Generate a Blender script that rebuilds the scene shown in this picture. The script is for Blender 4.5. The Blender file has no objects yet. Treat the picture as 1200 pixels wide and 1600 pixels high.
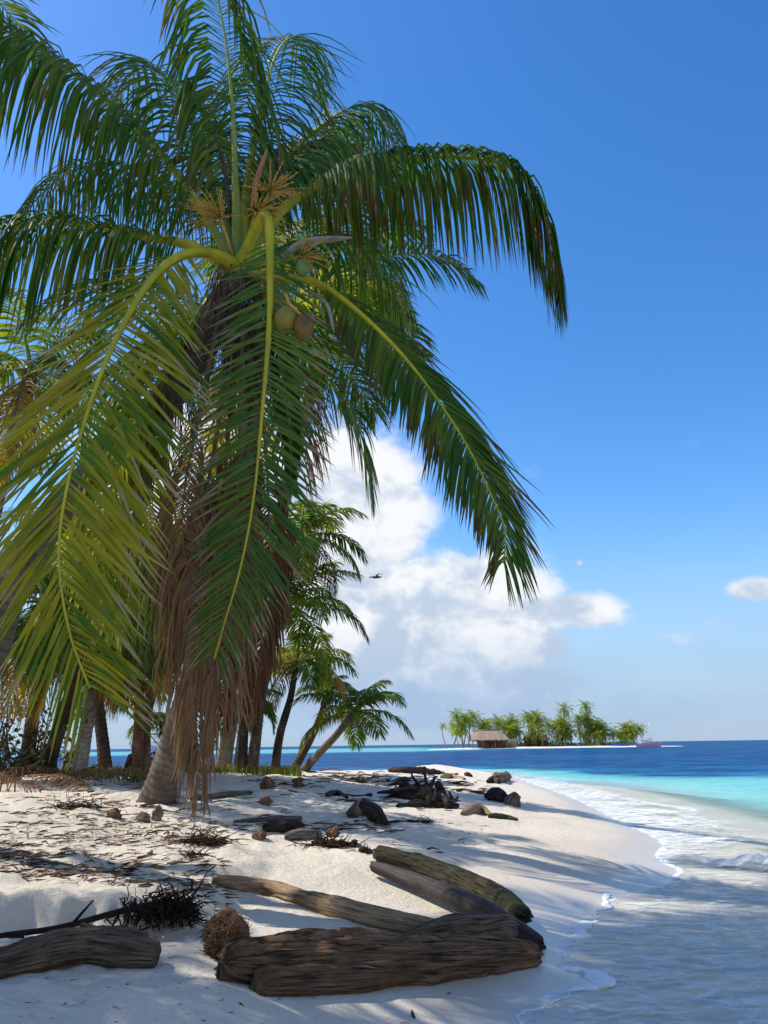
import bpy, math, random
import numpy as np
from mathutils import Vector, Matrix

# ---------------------------------------------------------------- camera
S = bpy.context.scene
PITCH, ROLL, FPX = math.radians(16.5), math.radians(0.80), 1230.0
CAM = np.array((0.0, 0.0, 1.5))
_F = np.array((0, math.cos(PITCH), math.sin(PITCH)))
_R0 = np.array((1.0, 0, 0)); _U0 = np.array((0, -math.sin(PITCH), math.cos(PITCH)))
_U = _U0*math.cos(ROLL) + _R0*math.sin(ROLL)
_R = _R0*math.cos(ROLL) - _U0*math.sin(ROLL)
cd = bpy.data.cameras.new('camera'); cam = bpy.data.objects.new('camera', cd)
S.collection.objects.link(cam); S.camera = cam
cd.sensor_fit = 'VERTICAL'; cd.sensor_height = 24.0; cd.lens = FPX/1600*24.0
cd.clip_start = 0.05; cd.clip_end = 60000
cam.matrix_world = Matrix(((_R[0], _U[0], -_F[0], CAM[0]), (_R[1], _U[1], -_F[1], CAM[1]),
                           (_R[2], _U[2], -_F[2], CAM[2]), (0, 0, 0, 1)))
S.render.resolution_x, S.render.resolution_y = 768, 1024

def ray(px, py):
    d = _F + _R*((px-600)/FPX) + _U*((800-py)/FPX)
    return d/np.linalg.norm(d)
def at(px, py, Y):                       # the point of a sight line at world depth Y
    d = ray(px, py); return CAM + d*(Y/d[1])

# ---------------------------------------------------------------- sun, sky, exposure
SUN_EL = math.radians(50)
SUN_DIR = np.array((-0.97, 0.24, 0)); SUN_DIR /= np.linalg.norm(SUN_DIR)
SUN_DIR = SUN_DIR*math.cos(SUN_EL) + np.array((0, 0, math.sin(SUN_EL)))
sl = bpy.data.lights.new('sun', 'SUN'); sl.energy = 3.5; sl.angle = math.radians(0.53); sl.color = (1, 0.945, 0.84)
sun = bpy.data.objects.new('sun', sl); S.collection.objects.link(sun)
sun.rotation_euler = Vector(-SUN_DIR).to_track_quat('-Z', 'Y').to_euler(); sun.location = (-30, 15, 40)
S.view_settings.view_transform = 'Standard'; S.view_settings.look = 'None'
S.view_settings.gamma = 1; S.view_settings.use_curve_mapping = False
S.view_settings.exposure = 0.60
S.cycles.max_bounces = 5; S.cycles.diffuse_bounces = 2; S.cycles.transparent_max_bounces = 8

class NT:                                 # tiny node helper
    def __init__(s, nt): s.nt = nt; s.N = nt.nodes; s.L = nt.links
    def node(s, typ, **kw):
        n = s.N.new(typ)
        for k, v in kw.items():
            setattr(n, k, v)
        return n
    def put(s, sock, v):
        if hasattr(v, 'is_output'): s.L.new(v, sock)
        elif isinstance(v, (tuple, list)):
            if len(v) == 3 and sock.type == 'RGBA': v = (*v, 1)
            sock.default_value = v
        else: sock.default_value = v
    def m(s, op, a, b=None, c=None, clamp=False):
        n = s.N.new('ShaderNodeMath'); n.operation = op; n.use_clamp = clamp
        s.put(n.inputs[0], a)
        if b is not None: s.put(n.inputs[1], b)
        if c is not None: s.put(n.inputs[2], c)
        return n.outputs[0]
    def vm(s, op, a, b=None, out=0, scale=None):
        n = s.N.new('ShaderNodeVectorMath'); n.operation = op
        s.put(n.inputs[0], a)
        if b is not None: s.put(n.inputs[1], b)
        if scale is not None: s.put(n.inputs['Scale'], scale)
        return n.outputs[out]
    def mix(s, f, a, b, blend='MIX'):
        n = s.N.new('ShaderNodeMix'); n.data_type = 'RGBA'; n.blend_type = blend
        s.put(n.inputs[0], f); s.put(n.inputs[6], a); s.put(n.inputs[7], b); return n.outputs[2]
    def noise(s, vec, scale, detail=4, rough=.55, dist=0, out=0):
        n = s.N.new('ShaderNodeTexNoise'); s.put(n.inputs['Vector'], vec)
        n.inputs['Scale'].default_value = scale; n.inputs['Detail'].default_value = detail
        n.inputs['Roughness'].default_value = rough; n.inputs['Distortion'].default_value = dist
        return n.outputs[out]
    def ramp(s, f, stops, interp='LINEAR'):
        n = s.N.new('ShaderNodeValToRGB'); s.put(n.inputs[0], f); e = n.color_ramp.elements
        n.color_ramp.interpolation = interp
        while len(e) < len(stops): e.new(1)
        for i, (p, c) in enumerate(stops):
            e[i].position = p; e[i].color = (*c, 1) if isinstance(c, tuple) else (c, c, c, 1)
        return n.outputs[0]
    def sstep(s, f, a, b):
        n = s.N.new('ShaderNodeMapRange'); n.interpolation_type = 'SMOOTHSTEP'
        s.put(n.inputs[0], f); n.inputs[1].default_value = a; n.inputs[2].default_value = b
        return n.outputs[0]

W = bpy.data.worlds.new('World'); S.world = W; W.use_nodes = True
w = NT(W.node_tree); w.N.clear()
sky = w.node('ShaderNodeTexSky', sky_type='NISHITA', sun_disc=False)
sky.sun_elevation = SUN_EL; sky.sun_rotation = math.atan2(SUN_DIR[0], SUN_DIR[1])
sky.air_density = 1.0; sky.dust_density = 0.35; sky.ozone_density = 2.2; sky.altitude = 0
dirv = w.vm('NORMALIZE', w.node('ShaderNodeTexCoord').outputs['Generated'])
sep = w.node('ShaderNodeSeparateXYZ'); w.L.new(dirv, sep.inputs[0])
AZ = w.m('ARCTAN2', sep.outputs[0], sep.outputs[1]); EL = w.m('ARCSINE', sep.outputs[2])
def azel(px, py):
    d = ray(px, py); return math.atan2(d[0], d[1]), math.asin(d[2])
# cumulus masses: centre (from a sight line), half sizes in radians, weight
BLOBS = [(600, 980, .18, .11, 1.1), (560, 810, .10, .12, 1.1), (740, 950, .12, .085, 1.0),
         (520, 700, .05, .06, .8), (820, 1010, .07, .035, .8), (900, 955, .085, .03, .72), (800, 880, .035, .03, .45),
         (1175, 922, .035, .016, .8), (1130, 975, .03, .012, .5), (660, 1080, .26, .06, .85), (300, 800, .2, .2, .8),
         (820, 738, .05, .016, .42), (870, 690, .06, .02, .26), (1070, 695, .04, .016, .25), (905, 880, .008, .007, .6),
         (1050, 1000, .06, .014, .42)]
cov = None
for (px, py, sa, se, wt) in BLOBS:
    a, e = azel(px, py)
    q = w.m('ADD', w.m('POWER', w.m('MULTIPLY', w.m('SUBTRACT', AZ, a), 1/sa), 2.0),
            w.m('POWER', w.m('MULTIPLY', w.m('SUBTRACT', EL, e), 1/se), 2.0))
    g = w.m('MULTIPLY', w.m('EXPONENT', w.m('MULTIPLY', q, -1.0)), wt)
    cov = g if cov is None else w.m('MAXIMUM', cov, g)
# cumulus round the unseen rest of the sky, cover thickened for white fill light
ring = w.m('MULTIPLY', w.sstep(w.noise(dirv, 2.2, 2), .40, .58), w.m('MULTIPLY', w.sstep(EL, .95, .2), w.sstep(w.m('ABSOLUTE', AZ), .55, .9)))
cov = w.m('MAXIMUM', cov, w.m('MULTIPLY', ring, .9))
svec = w.vm('MULTIPLY', dirv, (1, 1, 1.35))
warp = w.vm('SCALE', w.vm('SUBTRACT', w.noise(svec, 9, 3, out=1), (.5, .5, .5)), scale=.05)
pv = w.vm('ADD', svec, warp)
n0 = w.noise(pv, 11, 9, .60)
off = Vector(SUN_DIR)*.028 + Vector((-.016, 0, .010))
n1 = w.noise(w.vm('ADD', pv, tuple(off)), 11, 6, .52)
nl = w.noise(pv, 4.5, 3, .5)
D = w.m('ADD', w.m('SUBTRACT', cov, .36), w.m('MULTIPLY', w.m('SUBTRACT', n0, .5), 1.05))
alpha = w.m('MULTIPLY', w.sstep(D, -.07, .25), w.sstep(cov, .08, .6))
relief = w.m('ADD', w.m('MULTIPLY', w.m('SUBTRACT', n0, n1), 2.6), w.m('MULTIPLY', w.m('SUBTRACT', nl, .5), .9))
lit = w.sstep(w.m('ADD', relief, w.m('MULTIPLY', w.m('SUBTRACT', EL, .19), 1.5)), -.34, .34)
ccol = w.mix(lit, (.46, .55, .68), (.80, .82, .85))
haze_f = w.m('MULTIPLY', w.sstep(EL, .27, .02), .90)          # the pale bank of cloud along the horizon
hz = w.mix(w.noise(w.vm('MULTIPLY', dirv, (1, 1, 4)), 6, 5), (.25, .39, .61), (.37, .50, .68))
ccol = w.mix(w.m('MULTIPLY', w.sstep(EL, .16, .02), .85), ccol, hz)
bg_sky = w.node('ShaderNodeBackground')
skyc = w.node('ShaderNodeHueSaturation'); skyc.inputs['Saturation'].default_value = 1.34; skyc.inputs['Hue'].default_value = .505
w.L.new(sky.outputs[0], skyc.inputs['Color']); w.L.new(skyc.outputs[0], bg_sky.inputs[0]); bg_sky.inputs[1].default_value = .145
bg_hz = w.node('ShaderNodeBackground'); w.put(bg_hz.inputs[0], hz); bg_hz.inputs[1].default_value = .78
bg_cl = w.node('ShaderNodeBackground'); w.put(bg_cl.inputs[0], ccol); bg_cl.inputs[1].default_value = .78
mx = w.node('ShaderNodeMixShader'); w.put(mx.inputs[0], haze_f); w.L.new(bg_sky.outputs[0], mx.inputs[1]); w.L.new(bg_hz.outputs[0], mx.inputs[2])
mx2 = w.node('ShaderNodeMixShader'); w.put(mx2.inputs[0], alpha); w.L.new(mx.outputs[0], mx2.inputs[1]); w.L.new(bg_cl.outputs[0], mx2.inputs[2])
wo = w.node('ShaderNodeOutputWorld'); w.L.new(mx2.outputs[0], wo.inputs[0])

# ---------------------------------------------------------------- numpy noise
def _h(ix, iy, iz, s):
    n = (ix.astype(np.int64)*374761393 + iy.astype(np.int64)*668265263 + iz.astype(np.int64)*2147483647 + s*1274126177) & 0xffffffff
    n = ((n ^ (n >> 13))*1274126177) & 0xffffffff
    n = ((n ^ (n >> 16))*2246822519) & 0xffffffff
    return ((n ^ (n >> 15)) & 0xffffff)/float(0xffffff)
def vnoise(x, y, z=0.0, s=0):
    x = np.asarray(x, float); y = np.asarray(y, float)+0*x; z = np.asarray(z, float)+0*x
    ix, iy, iz = np.floor(x), np.floor(y), np.floor(z); fx, fy, fz = x-ix, y-iy, z-iz
    fx, fy, fz = [f*f*(3-2*f) for f in (fx, fy, fz)]; r = 0
    for dx in (0, 1):
        for dy in (0, 1):
            for dz in (0, 1):
                r = r + _h(ix+dx, iy+dy, iz+dz, s)*(fx if dx else 1-fx)*(fy if dy else 1-fy)*(fz if dz else 1-fz)
    return r*2-1
def fbm(x, y, z=0.0, o=4, s=0, gain=.5):
    a, t = 1.0, 0
    for i in range(o):
        f = 2.03**i; t = t + a*vnoise(np.asarray(x)*f, np.asarray(y)*f, np.asarray(z)*f, s+i); a *= gain
    return t
def smooth(e0, e1, x):
    t = np.clip((x-e0)/(e1-e0), 0, 1); return t*t*(3-2*t)

# ---------------------------------------------------------------- terrain
SHORE = [(0.1, -30), (0.25, -4), (0.45, 2.5), (0.67, 4.95), (0.86, 5.4), (1.28, 5.85), (1.16, 6.2), (1.33, 6.75), (1.62, 7.5),
         (2.0, 8.4), (2.65, 9.1), (3.1, 9.6), (3.45, 10.3), (3.55, 11.0), (3.7, 11.9), (4.15, 13.0), (4.4, 15), (4.65, 18), (5.1, 22.8), (5.35, 28), (5.5, 33),
         (5.8, 40), (5.2, 46), (3.0, 49), (-0.4, 45), (-2.4, 38), (-4.6, 33), (-8, 29.5), (-14, 28.5), (-24, 30), (-60, 28), (-60, -30)]
def crom(P, n):
    P = np.asarray(P, float); Q = np.vstack([2*P[0]-P[1], P, 2*P[-1]-P[-2]]); out = []
    for i in range(1, len(Q)-2):
        t = np.linspace(0, 1, n, endpoint=False)[:, None]
        a, b, c, d = Q[i-1], Q[i], Q[i+1], Q[i+2]
        out.append(.5*((2*b)+(c-a)*t+(2*a-5*b+4*c-d)*t*t+(3*b-a-3*c+d)*t**3))
    return np.vstack(out+[P[-1:]])
SH = np.vstack([crom(SHORE[:-2], 4), SHORE[-2:]])
def sdf(x, y):                                        # signed distance to the shore, positive on land
    x = np.asarray(x, float); y = np.asarray(y, float); d2 = np.full(x.shape, 1e18); ins = np.zeros(x.shape, bool)
    n = len(SH)
    for i in range(n):
        ax, ay = SH[i]; bx, by = SH[(i+1) % n]; ex, ey = bx-ax, by-ay
        t = np.clip(((x-ax)*ex+(y-ay)*ey)/(ex*ex+ey*ey+1e-12), 0, 1)
        d2 = np.minimum(d2, (x-ax-t*ex)**2+(y-ay-t*ey)**2)
        c = (ay > y) != (by > y)
        if ay != by: ins ^= c & (x < (bx-ax)*(y-ay)/(by-ay)+ax)
    return np.where(ins, 1, -1)*np.sqrt(d2)
def height(x, y, fine=True, d=None):
    x = np.asarray(x, float); y = np.asarray(y, float); d = sdf(x, y) if d is None else d
    near = np.clip(1-y/60, .1, 1)
    d = d + .22*fbm(x*.9, y*.9, s=3, o=3)*smooth(0, 1, np.abs(d)*.4+.2)*near
    top = 1.0 + .1*fbm(x*.15, y*.15, s=9, o=2)
    h = np.where(d > 0, top*(1-np.exp(-np.maximum(d, 0)/5.0))*.98, .035*d)
    off = np.maximum(-d-3.0, 0)
    h = h - .085*off - 3.4*smooth(32, 44, y+1.5*fbm(x*.1, y*.1, s=4, o=2))*smooth(0, 8, -d)
    h = np.maximum(h, -5)
    land = smooth(.3, 2.5, d)
    h = h + land*.055*fbm(x*.55, y*.55, s=11, o=3)
    # eroded sand ledge on the left
    ys = 5.55 + .30*(x+2.2) + .09*fbm(x*2.6, x*0+3, s=21, o=4) - .03*fbm(x*7, x*0+1, s=22, o=2)
    fade = smooth(-1.05, -1.45, x + .12*fbm(x*4, y*4, s=23, o=2))
    t = y-ys
    h = h + fade*.14*smooth(-.06, .08, t)*(1-.8*smooth(.8, 4, t)) + fade*.03*np.exp(-((t-.10)/.08)**2)
    h = h - fade*.03*np.exp(-((t+.2)/.15)**2) + fade*np.exp(-(t/.22)**2)*.035*fbm(x*7, y*7, s=24, o=3)
    if fine:
        h = h + land*(0.026*fbm(x*2.6, y*2.6, s=31, o=3)*(.5+smooth(-.5, -2, x)) + .010*fbm(x*9, y*9, s=33, o=3)*smooth(.6, 3, d))
    return h
_hc = {}
def hz_at(x, y): return float(height(np.array([x]), np.array([y]))[0])
def ground(px, py):                                   # where a sight line meets the sand
    d = ray(px, py); t = np.concatenate([np.linspace(2.0, 14, 400), np.linspace(14.05, 60, 500)])
    P = CAM[None]+d[None]*t[:, None]; hh = height(P[:, 0], P[:, 1]); below = P[:, 2] <= hh
    i = int(np.argmax(below)) if below.any() else int(np.argmin(P[:, 2]-hh))
    p = P[i].copy(); p[2] = hh[i]; return p

# ---------------------------------------------------------------- mesh helpers
COL = S.collection
def mesh_np(name, V, F, mats=(), uv=None, mi=None, smooth_sh=True, attrs=None):
    V = np.ascontiguousarray(V, dtype=np.float32).reshape(-1, 3); F = np.asarray(F)
    me = bpy.data.meshes.new(name); k = F.shape[1]
    me.vertices.add(len(V)); me.vertices.foreach_set('co', V.ravel())
    me.loops.add(F.size); me.loops.foreach_set('vertex_index', F.ravel().astype(np.int32))
    me.polygons.add(len(F)); me.polygons.foreach_set('loop_start', np.arange(0, F.size, k, dtype=np.int32))
    me.polygons.foreach_set('loop_total', np.full(len(F), k, np.int32))
    if mi is not None: me.polygons.foreach_set('material_index', np.asarray(mi, np.int32))
    me.polygons.foreach_set('use_smooth', np.full(len(F), smooth_sh))
    for m_ in mats: me.materials.append(m_)
    if uv is not None:
        l = me.uv_layers.new(name='UVMap'); l.data.foreach_set('uv', np.asarray(uv, np.float32)[F.ravel()].ravel())
    for an, av in (attrs or {}).items():
        a = me.attributes.new(an, 'FLOAT', 'POINT'); a.data.foreach_set('value', np.asarray(av, np.float32))
    me.update(calc_edges=True); me.validate(clean_customdata=False)
    return me
class MB:                                             # collects quads
    def __init__(s): s.V, s.F, s.U, s.M, s.n = [], [], [], [], 0
    def add(s, V, F, U=None, m=0):
        V = np.asarray(V, float).reshape(-1, 3); F = np.asarray(F)
        s.V.append(V); s.F.append(F+s.n); s.U.append(np.zeros((len(V), 2)) if U is None else np.asarray(U, float).reshape(-1, 2))
        s.M.append(np.full(len(F), m)); s.n += len(V)
    def data(s): return np.vstack(s.V), np.vstack(s.F), np.vstack(s.U), np.concatenate(s.M)
    def build(s, name, mats, parent=None, org=(0, 0, 0), smooth_sh=True):
        V, F, U, M = s.data()
        me = mesh_np(name, V-np.asarray(org)[None], F, mats if isinstance(mats, (list, tuple)) else [mats], U, M, smooth_sh)
        return link(name, me, parent, org if parent is None else (0, 0, 0))
    def box(s, c, size, m=0, rz=0):
        x, y, z = np.asarray(size)/2
        V = np.array([(-x, -y, -z), (x, -y, -z), (x, y, -z), (-x, y, -z), (-x, -y, z), (x, -y, z), (x, y, z), (-x, y, z)])
        if rz: V = V @ np.array(((math.cos(rz), math.sin(rz), 0), (-math.sin(rz), math.cos(rz), 0), (0, 0, 1)))
        s.add(V+np.asarray(c), [(0, 3, 2, 1), (4, 5, 6, 7), (0, 1, 5, 4), (1, 2, 6, 5), (2, 3, 7, 6), (3, 0, 4, 7)], m=m)
    def tube(s, P, R, n=8, m=0, cap=True, flat=None, noise=None, vscale=1.0):
        V, F, U = tube_np(P, R, n, cap, flat, noise, vscale); s.add(V, F, U, m)
def link(name, me, parent=None, loc=(0, 0, 0)):
    o = bpy.data.objects.new(name, me); COL.objects.link(o); o.location = loc
    if parent is not None: o.parent = parent
    return o
def empty(name, loc):
    o = bpy.data.objects.new(name, None); COL.objects.link(o); o.location = loc; o.empty_display_size = .2; return o
def tag(o, label=None, cat=None, group=None, kind=None):
    for k, v in (('label', label), ('category', cat), ('group', group), ('kind', kind)):
        if v: o[k] = v
    return o
def norm(a): return a/(np.linalg.norm(a, axis=-1, keepdims=True)+1e-12)
def frames(P, n0=None):                               # parallel transported frames
    P = np.asarray(P, float); T = norm(np.gradient(P, axis=0)); N = np.zeros_like(T)
    n = np.array((0, 0, 1.0)) if n0 is None else np.asarray(n0, float)
    if abs(T[0]@norm(n)) > .97: n = np.array((1.0, .2, 0))
    for i in range(len(P)):
        n = n-T[i]*(n@T[i]); n = n/(np.linalg.norm(n)+1e-12); N[i] = n
    return T, N, np.cross(T, N)
def tube_np(P, R, n=8, cap=True, flat=None, noise=None, vscale=1.0):
    P = np.asarray(P, float); R = np.broadcast_to(np.asarray(R, float), (len(P),)).copy()
    T, N, B = frames(P); th = np.linspace(0, 2*math.pi, n, endpoint=False)
    if cap:
        P = np.vstack([P[:1], P, P[-1:]]); R = np.concatenate([[R[0]*.02], R, [R[-1]*.02]])
        N = np.vstack([N[:1], N, N[-1:]]); B = np.vstack([B[:1], B, B[-1:]])
    k = len(P); fl = 1.0 if flat is None else flat
    L = np.concatenate([[0], np.cumsum(np.linalg.norm(np.diff(P, axis=0), axis=1))])
    rr = R[:, None]*np.ones((1, n))
    if noise is not None: rr = rr*noise(L[:, None]+0*th[None], th[None]+0*L[:, None], k, n)
    V = P[:, None]+rr[..., None]*(np.cos(th)[None, :, None]*N[:, None]*fl+np.sin(th)[None, :, None]*B[:, None])
    i = np.arange(k-1)[:, None]*n; j = np.arange(n)[None]; j2 = (j+1) % n
    F = np.stack([i+j, i+j2, i+n+j2, i+n+j], -1).reshape(-1, 4)
    U = np.stack([L[:, None]*vscale+0*th[None], th[None]/(2*math.pi)+0*L[:, None]], -1).reshape(-1, 2)
    return V.reshape(-1, 3), F, U
def resample(P, n):
    Q = crom(P, 12) if len(P) > 2 else np.asarray(P, float)
    L = np.concatenate([[0], np.cumsum(np.linalg.norm(np.diff(Q, axis=0), axis=1))]); s = np.linspace(0, L[-1], n)
    return np.stack([np.interp(s, L, Q[:, k]) for k in range(3)], 1), L[-1]

# ---------------------------------------------------------------- materials
def material(name):
    m = bpy.data.materials.new(name); m.use_nodes = True; t = NT(m.node_tree); t.N.clear()
    out = t.node('ShaderNodeOutputMaterial'); return m, t, out
def principled(t, out, col, rough=.6, spec=.3, bump=None, bstr=.3, bdist=.02):
    p = t.node('ShaderNodeBsdfPrincipled'); t.put(p.inputs['Base Color'], col); t.put(p.inputs['Roughness'], rough)
    t.put(p.inputs['Specular IOR Level'], spec)
    if bump is not None:
        b = t.node('ShaderNodeBump'); b.inputs['Strength'].default_value = bstr; b.inputs['Distance'].default_value = bdist
        t.put(b.inputs['Height'], bump); t.L.new(b.outputs[0], p.inputs['Normal'])
    if out is not None: t.L.new(p.outputs[0], out.inputs[0])
    return p
def leaf_mat(name, dark, light, yellow, yel_amt, tip, tipcol, trans=.38, rough=.5):
    m, t, out = material(name)
    uv = t.node('ShaderNodeUVMap'); sp = t.node('ShaderNodeSeparateXYZ'); t.L.new(uv.outputs[0], sp.inputs[0])
    u, v = sp.outputs[0], sp.outputs[1]; pos = t.node('ShaderNodeTexCoord').outputs['Object']
    nz = t.noise(pos, 1.3, 3); nf = t.noise(pos, 9, 3)
    c = t.mix(t.m('ADD', t.m('MULTIPLY', v, .7), t.m('MULTIPLY', nf, .3)), dark, light)
    yf = t.m('MULTIPLY', t.sstep(t.m('ADD', nz, t.m('MULTIPLY', v, .35)), .60-.35*yel_amt, .95-.35*yel_amt), min(1, .35+yel_amt*.65))
    c = t.mix(yf, c, yellow)
    tf = t.sstep(t.m('ADD', u, t.m('MULTIPLY', t.m('SUBTRACT', t.m('ADD', nz, v), 1.0), .55)), tip-.07, tip+.06)
    c = t.mix(tf, c, tipcol)
    p = principled(t, None, c, rough, .22)
    tr = t.node('ShaderNodeBsdfTranslucent'); t.put(tr.inputs[0], t.mix(1.0, c, (1.5, 1.7, .7), 'MULTIPLY'))
    mxn = t.node('ShaderNodeMixShader'); mxn.inputs[0].default_value = trans
    t.L.new(p.outputs[0], mxn.inputs[1]); t.L.new(tr.outputs[0], mxn.inputs[2]); t.L.new(mxn.outputs[0], out.inputs[0])
    return m
BR = (.20, .12, .06)
M = {}
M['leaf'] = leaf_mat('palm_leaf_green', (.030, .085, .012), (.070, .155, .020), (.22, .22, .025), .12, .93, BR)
M['leaf_y'] = leaf_mat('palm_leaf_yellowing', (.065, .14, .014), (.13, .22, .02), (.42, .32, .025), .55, .88, (.34, .27, .19), .5)
M['leaf_c'] = leaf_mat('palm_leaf_fresh', (.040, .110, .022), (.085, .165, .035), (.20, .22, .03), .2, .80, (.27, .22, .16))
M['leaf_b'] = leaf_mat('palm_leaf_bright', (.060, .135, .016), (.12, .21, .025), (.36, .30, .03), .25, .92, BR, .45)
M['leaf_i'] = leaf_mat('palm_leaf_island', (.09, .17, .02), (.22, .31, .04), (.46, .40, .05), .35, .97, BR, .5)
M['leaf_t'] = leaf_mat('palm_leaf_brown_tipped', (.032, .088, .012), (.080, .165, .020), (.22, .22, .025), .2, .80, (.12, .065, .03), .42)
M['leaf_o'] = leaf_mat('palm_leaf_old_orange', (.15, .14, .02), (.30, .22, .03), (.45, .24, .03), .7, .75, (.28, .13, .05))
M['leaf_d'] = leaf_mat('palm_leaf_dead', (.17, .085, .045), (.37, .235, .145), (.28, .11, .045), .35, .95, (.30, .22, .15), .22, .7)
M['leaf_r'] = leaf_mat('palm_leaf_dead_red', (.10, .042, .024), (.23, .10, .055), (.20, .07, .03), .3, .95, (.22, .15, .10), .2, .7)
def simple(name, c0, c1, scale=6, rough=.7, spec=.25, bstr=.3, detail=5, stretch=(1, 1, 1), bdist=.01):
    m, t, out = material(name); pos = t.vm('MULTIPLY', t.node('ShaderNodeTexCoord').outputs['Object'], stretch)
    n = t.noise(pos, scale, detail, .6); principled(t, out, t.mix(t.ramp(n, [(.3, 0.), (.7, 1.)]), c0, c1), rough, spec, n, bstr, bdist); return m
M['rachis'] = simple('palm_rachis_yellow_green', (.26, .27, .014), (.54, .42, .02), 7, .5, .3, .5, stretch=(1, 1, .3))
M['rachis_g'] = simple('palm_rachis_green', (.13, .19, .02), (.28, .30, .03), 3, .45, .4, .1)
M['rachis_d'] = simple('palm_rachis_dry', (.10, .055, .035), (.26, .18, .12), 5, .75, .2, .3)
M['fibre'] = simple('palm_sheath_fibre', (.09, .055, .035), (.27, .185, .125), 14, .9, .1, .5)
M['spathe'] = simple('spathe_reddish', (.30, .115, .05), (.46, .20, .09), 5, .6, .3, .2, stretch=(6, 6, 1))
M['spathe_g'] = simple('spathe_grey', (.20, .17, .14), (.36, .32, .27), 5, .7, .2, .2)
M['spathe_k'] = simple('spathe_dark', (.03, .02, .016), (.08, .05, .035), 5, .6, .3, .2)
M['spike'] = simple('flower_spikelets', (.36, .19, .04), (.55, .34, .07), 20, .7, .2, .2)
M['nut_g'] = simple('coconut_green', (.09, .15, .02), (.15, .20, .03), 5, .4, .4, .05)
M['nut_y'] = simple('coconut_yellow_green', (.15, .14, .018), (.26, .19, .025), 9, .45, .4, .05)
M['nut_o'] = simple('coconut_orange_brown', (.10, .052, .014), (.24, .12, .02), 9, .5, .4, .05)
M['husk'] = simple('coconut_husk_weathered', (.05, .028, .016), (.24, .135, .07), 9, .9, .1, .9, stretch=(1, 1, .35), bdist=.03)
M['husk_l'] = simple('coconut_husk_bleached', (.11, .085, .065), (.27, .21, .16), 8, .9, .1, .5)
M['root'] = simple('wet_black_root', (.007, .005, .004), (.03, .019, .013), 20, .8, .15, .4)
M['weed'] = simple('brown_seaweed', (.012, .007, .005), (.065, .034, .020), 20, .85, .15, .4)
M['twig'] = simple('dry_twig', (.075, .042, .026), (.25, .155, .10), 15, .85, .15, .3)
M['grass'] = leaf_mat('beach_grass', (.035, .07, .012), (.09, .13, .025), (.24, .20, .06), .3, .8, (.25, .2, .1), .35, .6)
M['shrub'] = leaf_mat('shrub_leaf', (.018, .035, .010), (.045, .07, .018), (.12, .10, .03), .1, .95, BR, .25, .45)
M['thatch'] = simple('thatch', (.22, .15, .10), (.50, .38, .28), 2.5, .9, .1, .9, stretch=(3, 3, .6), bdist=.08)
M['hutwood'] = simple('hut_cane_wall', (.12, .055, .03), (.26, .13, .07), 4, .8, .2, .3, stretch=(5, 5, .4))
M['post'] = simple('hut_post', (.20, .14, .10), (.34, .26, .19), 4, .8, .2, .3)
M['white'] = simple('white_gelcoat', (.74, .75, .76), (.82, .82, .82), 1, .3, .5, .02)
M['pink'] = simple('pink_hull_paint', (.90, .38, .45), (.93, .45, .50), 2, .4, .5, .05)
M['glass'] = simple('tinted_window', (.010, .014, .02), (.02, .025, .03), 1, .1, .5, 0)
M['dark'] = simple('dark_fitting', (.02, .02, .022), (.05, .05, .05), 3, .6, .3, .1)
M['bluetarp'] = simple('blue_paint', (.02, .10, .40), (.04, .16, .5), 3, .5, .3, .1)
M['isle_sand'] = simple('island_sand', (.60, .55, .46), (.76, .71, .62), .3, .9, .1, .1)
M['stone'] = simple('pale_coral_stone', (.24, .21, .18), (.46, .42, .37), 8, .9, .15, .6)

def trunk_mat(name, c0, c1, c2):
    m, t, out = material(name)
    uv = t.node('ShaderNodeUVMap'); pos = t.node('ShaderNodeTexCoord').outputs['Object']
    sp = t.node('ShaderNodeSeparateXYZ'); t.L.new(uv.outputs[0], sp.inputs[0])
    wob = t.m('ADD', sp.outputs[0], t.m('MULTIPLY', t.noise(pos, 3, 3), .10))
    ring = t.m('FRACT', t.m('MULTIPLY', wob, 9.5))
    rr = t.ramp(ring, [(0, 0.), (.10, .25), (.3, .8), (1, 1.)])
    n = t.noise(pos, 7, 6, .65); n2 = t.noise(t.vm('MULTIPLY', pos, (1, 1, .35)), 2.2, 4)
    c = t.mix(t.ramp(n, [(.32, 0.), (.68, 1.)]), c0, c1)
    c = t.mix(t.sstep(n2, .55, .72), c, c2)
    c = t.mix(t.m('MULTIPLY', t.m('SUBTRACT', 1, rr), .55), c, tuple(k*.4 for k in c0))
    principled(t, out, c, .85, .15, t.m('ADD', t.m('MULTIPLY', rr, .5), n), .7, .02); return m
M['trunk'] = trunk_mat('palm_trunk_grey_brown', (.085, .06, .047), (.20, .155, .125), (.33, .30, .26))
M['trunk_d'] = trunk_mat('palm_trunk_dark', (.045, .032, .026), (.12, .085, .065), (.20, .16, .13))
M['trunk_r'] = trunk_mat('palm_trunk_reddish', (.10, .045, .028), (.21, .10, .065), (.28, .21, .16))
M['trunk_l'] = trunk_mat('palm_trunk_pale', (.16, .13, .105), (.34, .30, .25), (.45, .42, .37))

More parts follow.
